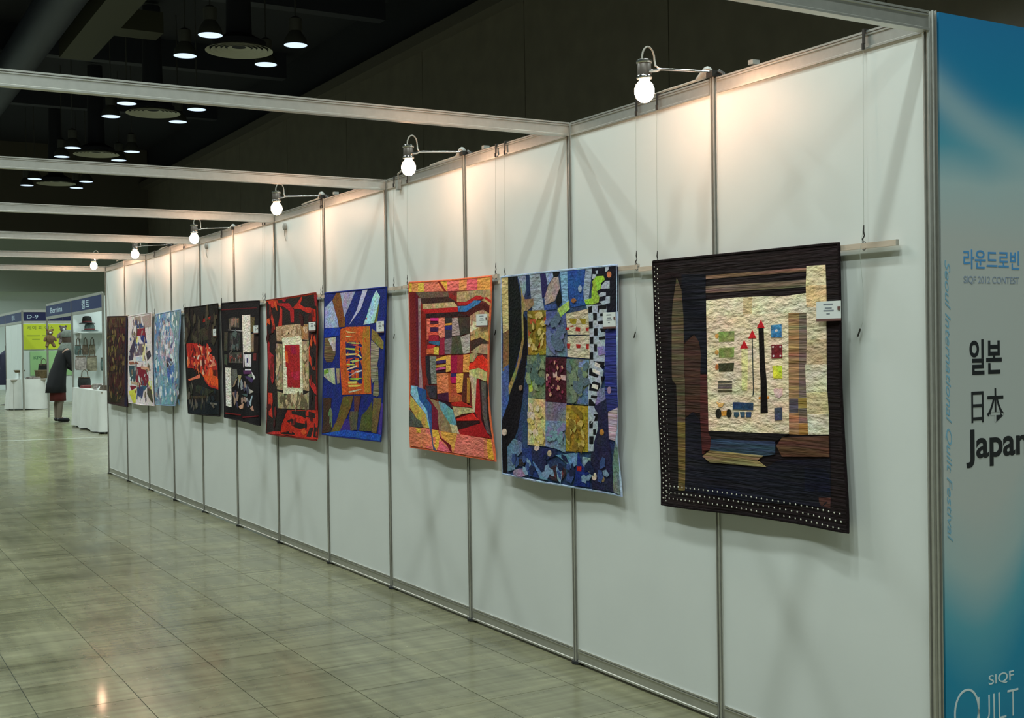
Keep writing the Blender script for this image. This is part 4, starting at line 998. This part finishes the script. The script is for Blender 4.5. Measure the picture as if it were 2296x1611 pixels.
# battens, cords and hooks
keys = [q[0] for q in QUILTS]
rods = []
for i, k in enumerate(keys):
    yl, yr, z0 = ROD_ENDS[k]
    hi = (yl+ROD_ENDS[keys[i+1]][1])/2-.004 if i < 9 else yl+.06
    lo = .112 if i == 0 else (yr+ROD_ENDS[keys[i-1]][0])/2+.004
    if k == 'sunset': hi = 3.735
    if k == 'cobalt': lo = 3.76
    zz = z0-.024 if k == 'pencil' else z0-.02
    r = empty('hanging_batten', (0, lo, zz)); tag(r, 'pale wooden batten holding the %s quilt' % QN[k], 'batten', 'battens behind the quilts')
    MB().box(-.0315, -.0215, 0, hi-lo, -.009, .009).build('strip', M_WOODROD, r)
    MB().box(-.032, -.021, -.003, .0, -.0095, .0095).build('end_cap', M_CABLE, r)
    rods.append((lo, hi, zz))
hook_me = MB().box(-.020, .020, -.006, .006, .060, .066).box(-.022, -.018, -.005, .005, .018, .066).box(-.026, -.020, -.004, .004, .0, .02).mesh('hook', M_DARKMET)
clip_me = MB().tube([(-.029, .003, .010), (-.031, .004, .022), (-.029, -.002, .032), (-.030, .001, .046), (-.029, 0, .066)], [.0016, .0026, .0022, .0028, .0016], 6).mesh('wire_clip', M_DARKMET, True)
ring_me = MB().tube([(-.029+.0*math.cos(a), .009*math.cos(a), .0+.014*math.sin(a)) for a in [2*PI*i/10 for i in range(11)]], .0016, 6, False).mesh('loop', M_DARKMET, True)
for i, k in enumerate(keys):
    lo, hi, zz = rods[i]
    yl, yr, _ = ROD_ENDS[k]
    if i > 7: continue
    for side in (0, 1):
        y = (lo+.135 if i == 0 else yr-.05) if side == 0 else (yl+.02 if i else yl-.02)
        if i == 0: y = .245 if side == 0 else 1.335
        if i == 1: y = 1.475 if side == 0 else 2.56
        if i == 2: y = 2.65 if side == 0 else 3.675
        if i == 3: y = 3.86 if side == 0 else 5.03
        c = empty('quilt_hanger', (0, y, zz)); tag(c, 'thin cord with wire hook at the %s end of the %s quilt' % ('near' if side == 0 else 'far', QN[k]), 'hanger', 'cords hanging the quilts')
        link('hook', hook_me, c, (0, 0, H-.060-zz))
        MB().tube([(-.029, 0, .06), (-.027, 0, (H-zz)/2), (-.023, 0, H-.058-zz)], .0007, 5).build('line', M_CORD, c)
        link('wire_clip', clip_me, c); link('loop', ring_me, c)
        if i < 4:
            sw = .03 if side == 0 else -.03
            MB().tube([(-.029, .004, .05), (-.036, .012, -.02), (-.03, .008-sw*.1, -.14), (-.02, .004+sw*.4, -.24), (-.018, sw, -.27)], .0006, 5).build('tail', M_CORD, c)
            MB().tube([(-.018, sw, -.265), (-.018, sw*1.4, -.29)], .0028, 6).build('tail_tip', M_DARKMET, c)

# ---------------------------------------------------------------- banner on the end wall
def banner_mat():
    m = bpy.data.materials.new('printed_banner'); m.use_nodes = True
    nt = m.node_tree; n = nt.nodes; l = nt.links; b = n['Principled BSDF']
    b.inputs['Roughness'].default_value = .5
    tc = n.new('ShaderNodeTexCoord'); sp = n.new('ShaderNodeSeparateXYZ'); l.new(tc.outputs['Object'], sp.inputs[0])
    nz = n.new('ShaderNodeTexNoise'); nz.inputs['Scale'].default_value = 1.6; nz.inputs['Detail'].default_value = 2
    l.new(tc.outputs['Object'], nz.inputs['Vector'])
    def ma(op, p, q):
        k = n.new('ShaderNodeMath'); k.operation = op
        for i_, x in enumerate((p, q)):
            if isinstance(x, (int, float)): k.inputs[i_].default_value = x
            else: l.new(x, k.inputs[i_])
        return k.outputs[0]
    # printed artwork: blue at the top and bottom, pale in the middle, one pale swoosh
    X, Z = sp.outputs['X'], sp.outputs['Z']
    low = ma('LESS_THAN', Z, 1.2)
    dx = ma('DIVIDE', ma('SUBTRACT', X, .17), .2)
    zz = ma('ADD', Z, ma('MULTIPLY', ma('SUBTRACT', nz.outputs['Fac'], .5), .18))
    zz = ma('SUBTRACT', zz, ma('MULTIPLY', low, ma('MULTIPLY', ma('MULTIPLY', dx, dx), .13)))
    cl = ma('SUBTRACT', ma('ADD', ma('MULTIPLY', ma('MULTIPLY', X, X), .45), 2.19), ma('MULTIPLY', X, .62))
    e1 = ma('DIVIDE', ma('SUBTRACT', Z, cl), .075)
    swo = ma('MULTIPLY', ma('POWER', 2.718, ma('MULTIPLY', ma('MULTIPLY', e1, e1), -1.)), .62)
    rp = n.new('ShaderNodeValToRGB'); cr = rp.color_ramp
    stops = [(0.0, (.006, .20, .38)), (.14, (.008, .25, .42)), (.22, (.10, .36, .46)), (.29, (.38, .49, .50)), (.37, (.48, .50, .485)), (.72, (.48, .50, .485)), (.79, (.40, .52, .54)), (.84, (.08, .34, .46)), (.90, (.005, .23, .42)), (1.0, (.004, .18, .40))]
    cr.elements[0].position = 0; cr.elements[0].color = stops[0][1]+(1,)
    cr.elements[1].position = 1; cr.elements[1].color = stops[-1][1]+(1,)
    for p, c_ in stops[1:-1]:
        e = cr.elements.new(p); e.color = c_+(1,)
    l.new(ma('DIVIDE', zz, 2.42), rp.inputs[0]); mxr = n.new('ShaderNodeMix'); mxr.data_type = 'RGBA'; l.new(swo, mxr.inputs[0]); l.new(rp.outputs[0], mxr.inputs[6]); mxr.inputs[7].default_value = (.42, .54, .56, 1)
    l.new(mxr.outputs[2], b.inputs['Base Color'])
    return m
ban = empty('booth_banner', (0, -.0, 0)); tag(ban, 'tall blue and white printed banner reading Japan beside the corner post', 'banner')
MB().box(.020, .980, -.0175, -.0085, .012, H).build('print_sheet', banner_mat(), ban)
M_TXK = mat('black_print', (.012, .014, .018, 1), .5)
M_TXB = mat('blue_print', (.08, .28, .58, 1), .5)
M_TXG = mat('grey_print', (.26, .31, .40, 1), .5)
M_TXV = mat('light_blue_print', (.20, .40, .54, 1), .5)
M_TXW = mat('white_print', (.66, .74, .76, 1), .5)
def on_front(me, x, z, parent, name='lettering', y=-.0176):
    o = link(name, me, parent); o.matrix_local = Matrix(((1, 0, 0, x), (0, 0, -1, y), (0, 1, 0, z), (0, 0, 0, 1))); return o
on_front(text_mesh('라운드로빈', .262, .060, M_TXB, bold=.012), .119, 1.650, ban)
on_front(text_mesh('SIQF 2012 CONTEST', .260, .026, M_TXG, bold=.01), .119, 1.602, ban)
on_front(text_mesh('일본', .150, .110, M_TXK, bold=.02), .142, 1.322, ban)
on_front(text_mesh('日本', .152, .106, M_TXK, bold=.006), .148, 1.172, ban)
on_front(text_mesh('Japan', .292, .118, M_TXK, bold=.022), .122, 1.035, ban)
vt = text_mesh('Seoul International Quilt Festival', .86, .028, M_TXV, shear=.4)
o = link('side_lettering', vt, ban); o.matrix_local = Matrix(((0, 1, 0, .030), (0, 0, -1, -.0176), (-1, 0, 0, 1.675), (0, 0, 0, 1)))
on_front(text_mesh('Q', .115, .175, M_TXW, bold=-.03), .055, .180, ban, 'logo_lettering')
on_front(text_mesh('UILT', .190, .085, M_TXW, bold=-.02), .165, .235, ban, 'logo_lettering')
on_front(text_mesh('SIQF', .120, .035, M_TXW), .215, .345, ban, 'logo_lettering')

# ---------------------------------------------------------------- far booths beyond the panel wall
M_FASC = mat('blue_fascia', (.011, .020, .105, 1), .45)
M_FASCD = mat('navy_fascia', (.010, .012, .06, 1), .4)
M_FTXT = mat('pale_fascia_print', (.50, .62, .70, 1), .5)
M_BWALL = mat('booth_panel_white', (.70, .76, .74, 1), .5)
fpost_me = MB().extrude(post_profile(), 'z', 0, 2.46).mesh('post', M_ALU)
def fascia_x(x, ya, yb, z0, z1, parent, m, txt=None, tpos=.5, tw=.5, th=.12):
    f = MB().box(x-.012, x+.012, ya, yb, z0, z1).build('fascia_board', m, parent)
    if txt:
        o = link('lettering', text_mesh(txt, tw, th, M_FTXT, bold=.01), f); yc = yb-(yb-ya)*tpos
        o.matrix_local = Matrix(((0, 0, -1, x-.013), (-1, 0, 0, yc), (0, 1, 0, (z0+z1)/2-th/2), (0, 0, 0, 1)))
    return f
bA = empty('exhibition_booth', (0, 0, 0)); tag(bA, 'white double booth with blue fascia boards nearest behind the panel wall', 'booth', 'booths at the far end')
for y in (19.4, 22.4, 25.4): link('post', fpost_me, bA, (1.42, y, 0)); link('post', fpost_me, bA, (4.42, y, 0))
fascia_x(1.42, 22.42, 25.38, 2.21, 2.44, bA, M_FASC, 'Bernina', .18, 1.45, .12)
fascia_x(1.42, 19.42, 22.38, 2.21, 2.44, bA, M_FASC, '퀼트', .36, .75, .16)
for y0_, y1_ in ((19.42, 22.38), (22.42, 25.38)):
    MB().box(1.405, 1.435, y0_, y1_, 2.44, 2.49).build('fascia_rail', M_ALU, bA); MB().box(1.405, 1.435, y0_, y1_, 2.15, 2.21).build('fascia_rail', M_ALU, bA)
for k in range(3):
    MB().box(1.44+k*.99, 1.42+k*.99+.97, 22.394, 22.406, .06, 2.42).build('divider_panel', M_BWALL, bA)
    MB().box(1.44+k*.99, 1.42+k*.99+.97, 19.394, 19.406, .06, 2.42).build('side_panel', M_BWALL, bA)
for k in range(6): MB().box(4.414, 4.426, 19.42+k, 20.38+k, .06, 2.42).build('back_panel', M_BWALL, bA)

bB = empty('exhibition_booth', (0, 0, 0)); tag(bB, 'white booth with the navy D-9 fascia and yellow sign beyond the aisle', 'booth', 'booths at the far end')
for x, y in ((1.42, 29.1), (4.42, 29.1), (1.42, 32.1), (4.42, 32.1), (1.42, 35.1)): link('post', fpost_me, bB, (x, y, 0))
f = MB().box(1.45, 4.39, 29.09, 29.11, 2.21, 2.43).build('fascia_board', M_FASCD, bB)
o = on_front(text_mesh('D-9', .26, .085, M_FTXT), 1.53, 2.275, f, 'lettering', 29.089)
MB().box(1.44, 4.40, 29.085, 29.115, 2.43, 2.49).build('fascia_rail', M_ALU, bB); MB().box(1.44, 4.40, 29.085, 29.115, 2.15, 2.21).build('fascia_rail', M_ALU, bB)
fascia_x(1.42, 29.12, 32.08, 2.21, 2.43, bB, M_FASC, '퀼트', .42, .55, .13)
fascia_x(1.42, 32.12, 35.08, 2.21, 2.43, bB, M_FASC)
MB().box(1.405, 1.435, 29.12, 35.08, 2.43, 2.49).build('fascia_rail', M_ALU, bB); MB().box(1.405, 1.435, 29.12, 35.08, 2.15, 2.21).build('fascia_rail', M_ALU, bB)
for k in range(3):
    MB().box(1.414, 1.426, 29.13+k*.99, 29.10+(k+1)*.99, .06, 2.15).build('side_panel', M_BWALL, bB)
    MB().box(1.44+k*.99, 1.42+k*.99+.97, 32.094, 32.106, .06, 2.42).build('back_panel', M_BWALL, bB)
M_YEL = mat('yellow_sign', (.60, .68, .03, 1), .5)
M_GRN = mat('green_sign', (.36, .62, .28, 1), .5)
M_DKG = mat('dark_green_print', (.06, .12, .03, 1), .6)
sg = empty('shop_sign', (1.85, 32.06, 1.51)); tag(sg, 'large yellow sign with dark lettering inside the D-9 booth', 'sign')
MB().box(0, 1.30, 0, .02, 0, .69).build('sign_board', M_YEL, sg)
on_front(text_mesh('케이 피 에스', .68, .11, M_DKG), .10, .53, sg, 'lettering', -.001)
for a, b_, z_ in ((.08, .42, .36), (.48, .62, .36), (.22, .42, .26)): MB().box(a, b_, -.002, 0, z_, z_+.03).build('text_line', mat('olive_print', (.30, .36, .03, 1), .6) if 'olive_print' not in MATS else MATS['olive_print'], sg)
sg2 = empty('shop_sign', (2.01, 32.06, .80)); tag(sg2, 'green sign below the yellow sign inside the D-9 booth', 'sign')
MB().box(0, 1.15, 0, .02, 0, .66).build('sign_board', M_GRN, sg2)
on_front(text_mesh('KPS', .22, .08, mat('deep_green_print', (.03, .16, .07, 1), .6)), .09, .44, sg2, 'lettering', -.001)

def drape(x0, x1, y0, y1, h, m, name, amp=.035, flare=.07, n=96, seed=1, rad=.06):
    rr = random.Random(seed); ph = [rr.uniform(0, 6.28) for _ in range(3)]
    per = []
    cx, cy = (x0+x1)/2, (y0+y1)/2; hx, hy = (x1-x0)/2, (y1-y0)/2
    corners = [(x1-rad, y1-rad, 0), (x0+rad, y1-rad, 90), (x0+rad, y0+rad, 180), (x1-rad, y0+rad, 270)]
    L = []
    for ccx, ccy, a0 in corners:
        for j in range(6):
            a = math.radians(a0+90*j/5); L.append((ccx+rad*math.cos(a), ccy+rad*math.sin(a), math.cos(a), math.sin(a)))
    # resample evenly
    seg = [math.dist(L[i][:2], L[(i+1) % len(L)][:2]) for i in range(len(L))]; tot = sum(seg)
    for k in range(n):
        d = tot*k/n; i = 0
        while d > seg[i]: d -= seg[i]; i += 1
        u = d/seg[i]; A, B = L[i], L[(i+1) % len(L)]
        per.append(tuple(A[j]*(1-u)+B[j]*u for j in range(4))+(tot*k/n,))
    rows = [0, .12, .3, .5, .75, 1.0]; vs = []
    for r in rows:
        for (px, py, nx, ny, s) in per:
            o_ = r*(flare+amp*(math.sin(s*7.3+ph[0])+.6*math.sin(s*13.1+ph[1])+.4*math.sin(s*3.1+ph[2])))
            vs.append((px+nx*o_, py+ny*o_, h*(1-r)+.012*r+(.012*math.sin(s*5+ph[1])+.012)*(r == 1.0)))
    mb = MB(); N = n
    fs = [(i*N+j, i*N+(j+1) % N, (i+1)*N+(j+1) % N, (i+1)*N+j) for i in range(len(rows)-1) for j in range(N)]
    fs.append(tuple(range(N)))
    mb.add(vs, fs)
    return mb.build(name, m, smooth=True)
M_CLOTH = mat('white_satin_cloth', (.74, .74, .70, 1), .32, noise=.05, scale=4, spec=.5)
M_TABLE = mat('folding_table_top', (.30, .26, .20, 1), .5)
def table(x0, x1, y0, y1, h, label):
    t = empty('folding_table', ((x0+x1)/2, (y0+y1)/2, 0)); tag(t, label, 'table')
    hx, hy = (x1-x0)/2-.01, (y1-y0)/2-.01
    MB().box(-hx, hx, -hy, hy, h-.035, h-.006).build('table_top', M_TABLE, t)
    for sx in (-1, 1):
        for sy in (-1, 1): MB().tube([(sx*(hx-.06), sy*(hy-.06), 0), (sx*(hx-.06), sy*(hy-.06), h-.03)], .014, 8).build('leg', M_ALU, t)
table(1.28, 1.86, 19.0, 21.75, .74, 'long folding table under a white cloth in front of the near booth')
tag(drape(1.28, 1.86, 19.0, 21.75, .745, M_CLOTH, 'tablecloth', .028, .03, 140, 3), 'long white cloth over the booth table beside the standing person', 'tablecloth')
table(1.18, 2.02, 29.45, 30.45, .76, 'table under a white cloth at the corner of the D-9 booth')
tag(drape(1.18, 2.02, 29.45, 30.45, .765, M_CLOTH, 'tablecloth', .035, .05, 96, 5, .2), 'white satin cloth draped over the table below the D-9 sign', 'tablecloth')

# goods shown in the far booths
M_DKCL = mat('dark_felt', (.018, .020, .018, 1), .9, noise=.3, scale=30)
M_OLIVE = mat('olive_print_cloth', (.20, .18, .12, 1), .85, noise=.6, scale=18, bump=.3)
M_MAUVE = mat('mauve_print_cloth', (.28, .24, .22, 1), .85, noise=.55, scale=22, bump=.3)
M_BROWNCL = mat('brown_print_cloth', (.10, .075, .05, 1), .85, noise=.6, scale=24, bump=.3)
M_TEALCL = mat('teal_print_cloth', (.08, .12, .11, 1), .85, noise=.5, scale=24)
M_REDCL = mat('red_cloth', (.16, .03, .03, 1), .8)
M_WICK = mat('wicker', (.14, .10, .045, 1), .8, noise=.4, scale=50, bump=.5)
M_PALE = mat('pale_plastic', (.62, .66, .64, 1), .4)
def hat(loc, r, m, label):
    h = empty('felt_hat', loc); tag(h, label, 'hat', 'hats shown in the near booth')
    MB().lathe([(r, 0), (r*1.02, .008), (r*.62, .02), (r*.60, .09), (r*.52, .135), (r*.25, .15), (0, .148)], 24).build('crown', m, h, True)
    MB().lathe([(r*.625, .022), (r*.63, .045), (r*.615, .048)], 24).build('hat_band', M_REDCL, h, True)
hat((1.66, 22.15, 1.985), .15, M_DKCL, 'black felt hat, upper of the two on the booth shelf')
hat((1.70, 22.12, 1.835), .16, M_TEALCL, 'dark teal felt hat, lower of the two on the booth shelf')
sh = empty('display_shelf', (1.45, 22.2, 1.75)); tag(sh, 'white shelf on the booth divider carrying the hats', 'shelf')
MB().box(0, .62, -.22, .18, .05, .075).build('board', M_PALE, sh); MB().box(.05, .08, -.15, .18, -.06, .05).build('bracket', M_ALU, sh); MB().box(.54, .57, -.15, .18, -.06, .05).build('bracket', M_ALU, sh)
def bag(loc, w, h, m, label, strap=True, d=.09):
    b = empty('cloth_bag', loc); tag(b, label, 'bag', 'patchwork bags hung in the near booth')
    prof = [(w*.42, 0), (w*.5, .03), (w*.5, h*.6), (w*.44, h*.92), (w*.40, h)]
    MB().lathe([(0, 0)]+prof+[(0, h)], 20, (0, 0, 0), 1, d/w).build('body', m, b, True)
    MB().lathe([(w*.445, h*.90), (w*.455, h*.93), (w*.43, h*.99)], 20, (0, 0, 0), 1, d/w*1.1).build('rim_band', M_BROWNCL, b, True)
    if strap:
        MB().tube([(-w*.25, -d*.3, h*.95), (-w*.2, -d*.3, h+.10), (0, -d*.3, h+.14), (w*.2, -d*.3, h+.10), (w*.25, -d*.3, h*.95)], .009, 6).build('handle', M_BROWNCL, b, True)
for a in (((1.49, 22.22, 1.37), .125, .20, M_TEALCL, 'small teal cloth bag at the left of the top row of bags'), ((1.63, 22.22, 1.37), .12, .20, M_BROWNCL, 'small brown cloth bag in the middle of the top row of bags'), ((1.76, 22.22, 1.37), .13, .20, M_OLIVE, 'small olive cloth bag at the right of the top row of bags'),
          ((1.53, 22.16, 1.07), .22, .28, M_MAUVE, 'mauve patchwork bag hanging in the left of the lower row'), ((1.74, 22.16, 1.05), .20, .30, M_OLIVE, 'olive patchwork bag hanging in the middle of the lower row'), ((2.19, 22.18, 1.42), .16, .24, M_BROWNCL, 'brown printed bag hanging beside the post of the near booth'), ((2.00, 22.2, 1.05), .18, .26, M_TEALCL, 'teal printed bag hanging below the brown printed bag')):
    bag(*a)
bag((1.44, 21.35, .75), .24, .20, M_DKCL, 'black bag standing on the far end of the white table', True, .16)
def basket(loc, r, h, m, label, cat='basket'):
    b = empty('basket', loc); tag(b, label, cat)
    MB().lathe([(0, 0), (r*.8, 0), (r, h), (r*.94, h), (r*.74, .015), (0, .015)], 20).build('bowl', m, b, True)
    MB().tube([(r*.97*math.cos(t), r*.97*math.sin(t), h) for t in [2*PI*i/16 for i in range(17)]], .012, 6, False).build('rim', m, b, True)
def parcel(loc, sx, sy, sz, m, label, cat='fabric'):
    p = empty('folded_fabric', loc); tag(p, label, cat)
    for k in range(3):
        z = sz*k/3; j = .006*k
        MB().box(-sx/2+j, sx/2-j*.5, -sy/2+j*.4, sy/2-j, z+.001, z+sz/3-.001).build('fold_layer', m, p)
parcel((1.42, 21.05, .748), .18, .30, .05, M_REDCL, 'red folded fabric on the white table edge')
parcel((1.58, 20.55, .748), .26, .40, .07, M_OLIVE, 'olive folded fabric in the middle of the white table')
parcel((1.50, 20.02, .748), .26, .34, .10, M_MAUVE, 'mauve folded fabric on the white table')
parcel((1.52, 19.4, .748), .30, .36, .09, M_BROWNCL, 'brown printed fabric at the near end of the white table')
o = empty('clear_tray', (1.44, 19.68, .86)); tag(o, 'tilted clear plastic tray catching light on the white table', 'tray')
MB().add([(-.06, -.10, -.10), (.08, -.10, .02), (.08, .12, .02), (-.06, .12, -.10), (-.06, -.10, -.09), (.08, -.10, .03), (.08, .12, .03), (-.06, .12, -.09)], [(0, 1, 2, 3), (4, 5, 6, 7), (0, 1, 5, 4), (1, 2, 6, 5), (2, 3, 7, 6), (3, 0, 4, 7)]).build('tray', M_PALE, o)
MB().box(-.07, .07, -.09, .11, -.112, -.10).build('stand', M_PALE, o)
basket((1.95, 29.85, .768), .16, .20, M_WICK, 'dark wicker basket on the table below the D-9 sign')
basket((1.42, 29.75, .93), .13, .05, M_WICK, 'shallow dark dish raised on a stand on the D-9 table', 'dish')
st = empty('cake_stand', (1.42, 29.75, .768)); tag(st, 'thin metal stand holding the shallow dish on the D-9 table', 'stand')
MB().lathe([(.07, 0), (.07, .008), (.012, .014), (.012, .15), (.09, .156), (.09, .162)], 18).build('stem', M_ALU, st, True)
bag((2.06, 30.2, .77), .26, .36, M_DKCL, 'dark rounded bag behind the wicker basket', True, .2)
parcel((1.72, 29.60, .768), .34, .16, .05, M_MAUVE, 'folded pale fabric on the front of the D-9 table')
gm = empty('garment_stand', (1.50, 32.9, 0)); tag(gm, 'stand with a hanging dark coat at the picture edge beyond the D-9 booth', 'coat stand')
MB().lathe([(.16, 0), (.16, .012), (.014, .03), (.014, 1.62), (0, 1.63)], 16).build('pole', M_DARKMET, gm, True)
MB().lathe([(.20, .55), (.21, .60), (.15, 1.0), (.18, 1.38), (.07, 1.46), (.03, 1.5)], 20, (0, 0, 0), 1, .6).build('coat', mat('navy_coat', (.02, .022, .05, 1), .8), gm, True)

# ---------------------------------------------------------------- the person leaning over the booth table
M_SKIN = mat('skin', (.42, .26, .19, 1), .55)
M_TOP = mat('grey_green_knit', (.15, .17, .145, 1), .9, noise=.25, scale=50)
M_DRESS = mat('black_coat_cloth', (.010, .010, .012, 1), .9)
M_HEM = mat('dark_red_hem', (.13, .022, .02, 1), .85)
M_SHOE = mat('black_shoe', (.010, .010, .014, 1), .4)
M_HAIR = mat('brown_hair', (.07, .045, .032, 1), .6, noise=.3, scale=60)
M_STOCK = mat('grey_stocking', (.20, .16, .12, 1), .6)
pr = empty('person', (1.29, 23.35, 0), math.radians(-82)); pr.scale = (1.06, 1.06, 1.06)
tag(pr, 'person in black coat and grey-green scarf leaning over the white table', 'person')
J = []; Ed = []; Rr = []
def jn(p, r, par=None):
    J.append(p); Rr.append(r); i = len(J)-1
    if par is not None: Ed.append((par, i))
    return i
pel = jn((0, 0, .93), (.15, .11)); sp1 = jn((0, .04, 1.09), (.125, .09), pel); ch = jn((0, .10, 1.26), (.15, .10), sp1)
up = jn((0, .14, 1.38), (.13, .085), ch); nk = jn((0, .18, 1.47), (.052, .052), up)
h1 = jn((0, .215, 1.545), (.064, .076), nk); h2 = jn((0, .225, 1.63), (.078, .096), h1); h3 = jn((0, .215, 1.71), (.045, .055), h2)
ns = jn((0, .335, 1.60), (.012, .012), h2)
for sx in (-1, 1):
    jn((sx*.086, .205, 1.60), (.012, .018), h2)
    hp = jn((sx*.09, 0, .86), (.09, .09), pel); kn = jn((sx*.09, .03, .48), (.056, .058), hp); cf = jn((sx*.09, 0, .33), (.050, .054), kn); an = jn((sx*.09, -.01, .085), (.033, .037), cf); jn((sx*.095, .12, .035), (.034, .026), an)
    shd = jn((sx*.165, .13, 1.36), (.060, .060), up); el = jn((sx*.205, .19, 1.12), (.042, .042), shd); wr = jn((sx*.15, .37, .99), (.027, .025), el)
    pm = jn((sx*.14, .43, .96), (.034, .016), wr)
    for fi in range(4):
        ln = (.062, .072, .068, .052)[fi]; ox = sx*(.024-.016*fi)
        f1 = jn((sx*.14+ox, .47, .945), (.0095, .0095), pm); f2 = jn((sx*.138+ox, .47+ln*.5, .935), (.0085, .0085), f1); jn((sx*.136+ox, .47+ln*.85, .915), (.0075, .0075), f2)
    th = jn((sx*.105, .44, .955), (.010, .010), pm); jn((sx*.085, .475, .94), (.009, .009), th)
me = bpy.data.meshes.new('body'); me.from_pydata(J, Ed, []); me.materials.append(M_SKIN)
body = link('body', me, pr)
sk = body.modifiers.new('skin', 'SKIN'); sk.use_smooth_shade = True
for i, v in enumerate(body.data.skin_vertices[0].data): v.radius = Rr[i]; v.use_root = (i == pel)
body.modifiers.new('smooth', 'SUBSURF').levels = 1; body.modifiers['smooth'].render_levels = 2
def shell(name, rows, m, n=28):
    mb = MB(); vs = []
    for (cx_, cy_, z_, rx, ry) in rows:
        for j in range(n):
            t = 2*PI*j/n; wv = 1+.04*math.sin(7*t)*(z_ < .9)
            vs.append((cx_+rx*wv*math.cos(t), cy_+ry*wv*math.sin(t), z_))
    fs = [(i*n+j, i*n+(j+1) % n, (i+1)*n+(j+1) % n, (i+1)*n+j) for i in range(len(rows)-1) for j in range(n)]
    mb.add(vs, fs); o = mb.build(name, m, pr, True)
    s = o.modifiers.new('cloth', 'SOLIDIFY'); s.thickness = .008
    return o
shell('skirt_hem', [(0, -.01, .41, .17, .145), (0, -.01, .66, .16, .14)], M_HEM)
shell('coat', [(0, -.05, .57, .22, .185), (0, -.04, .72, .20, .175), (0, 0, .95, .185, .155), (0, .045, 1.10, .17, .135), (0, .10, 1.26, .182, .135), (0, .135, 1.37, .178, .120), (0, .16, 1.43, .11, .09)], M_DRESS)
shell('scarf', [(0, .15, 1.36, .17, .14), (0, .16, 1.42, .155, .145), (0, .18, 1.47, .115, .13), (0, .20, 1.53, .098, .118)], M_TOP)
MB().lathe([(.088, -.15), (.102, -.09), (.108, 0), (.102, .06), (.072, .105), (.03, .122), (0, .124)], 22, (0, .205, 1.635), .95, 1.05).build('hair', M_HAIR, pr, True)
MB().lathe([(.116, .0), (.121, .02), (.116, .07), (.088, .118), (.04, .138), (0, .14)], 22, (0, .20, 1.64), .95, 1.05).build('knit_cap', M_TOP, pr, True)
for sx in (-1, 1):
    MB().tube([(sx*.12, .13, 1.36), (sx*.175, .135, 1.34), (sx*.208, .19, 1.12), (sx*.155, .35, 1.0)], [.07, .072, .056, .044], 14).build('sleeve', M_DRESS, pr, True)
    MB().tube([(sx*.09, .03, .46), (sx*.09, 0, .33), (sx*.09, -.01, .08)], [.061, .058, .040], 14).build('stocking', M_STOCK, pr, True)
    MB().tube([(sx*.09, -.055, .05), (sx*.09, -.03, .055), (sx*.093, .06, .05), (sx*.095, .15, .035), (sx*.095, .175, .03)], [.030, .042, .044, .038, .018], 12).build('shoe', M_SHOE, pr, True)
    MB().tube([(sx*.031, .300, 1.64), (sx*.031, .311, 1.64)], [.011, .006], 8).build('eye', M_SHOE, pr, True)
# soft toys hanging from the booth fascia behind the person
def soft_toy(loc, sc, m, label):
    r = empty('soft_toy', loc); tag(r, label, 'soft toy', 'soft toys hung from the booth fascia')
    MB().lathe([(0, -.13), (.05, -.12), (.085, -.06), (.08, .02), (.05, .07), (0, .08)], 16).build('torso', m, r, True)
    hd = MB().lathe([(0, .05), (.045, .065), (.068, .11), (.06, .16), (.03, .185), (0, .19)], 16).build('head', m, r, True)
    for sx in (-1, 1):
        MB().lathe([(0, -.025), (.022, -.015), (.026, 0), (.018, .02), (0, .026)], 10, (sx*.058, 0, .18)).build('ear', m, hd, True)
        MB().tube([(sx*.06, 0, .03), (sx*.105, -.02, -.02), (sx*.12, -.03, -.07)], [.03, .03, .026], 10).build('arm', m, r, True)
        MB().tube([(sx*.045, 0, -.10), (sx*.07, -.05, -.16), (sx*.08, -.07, -.19)], [.036, .036, .03], 10).build('leg', m, r, True)
    MB().tube([(0, -.062, .115), (0, -.085, .11)], [.026, .012], 8).build('muzzle', M_PALE, hd, True)
    MB().tube([(0, 0, .18), (0, 0, .44/sc)], .003, 5).build('hanging_string', M_CABLE, r)
    r.scale = (sc, sc, sc)
M_BEAR = mat('brown_plush', (.17, .10, .05, 1), .95, noise=.3, scale=50)
M_BEAR2 = mat('mauve_plush', (.16, .13, .13, 1), .95, noise=.3, scale=50)
soft_toy((1.46, 25.3, 1.74), 1.0, M_BEAR, 'brown soft toy bear hanging by the booth post behind the person')
soft_toy((1.62, 24.6, 1.80), 1.0, M_BEAR2, 'greyish mauve soft toy bear hanging above the person')
soft_toy((1.80, 24.2, 1.76), .95, M_BEAR, 'brown soft toy bear hanging beside the divider post')
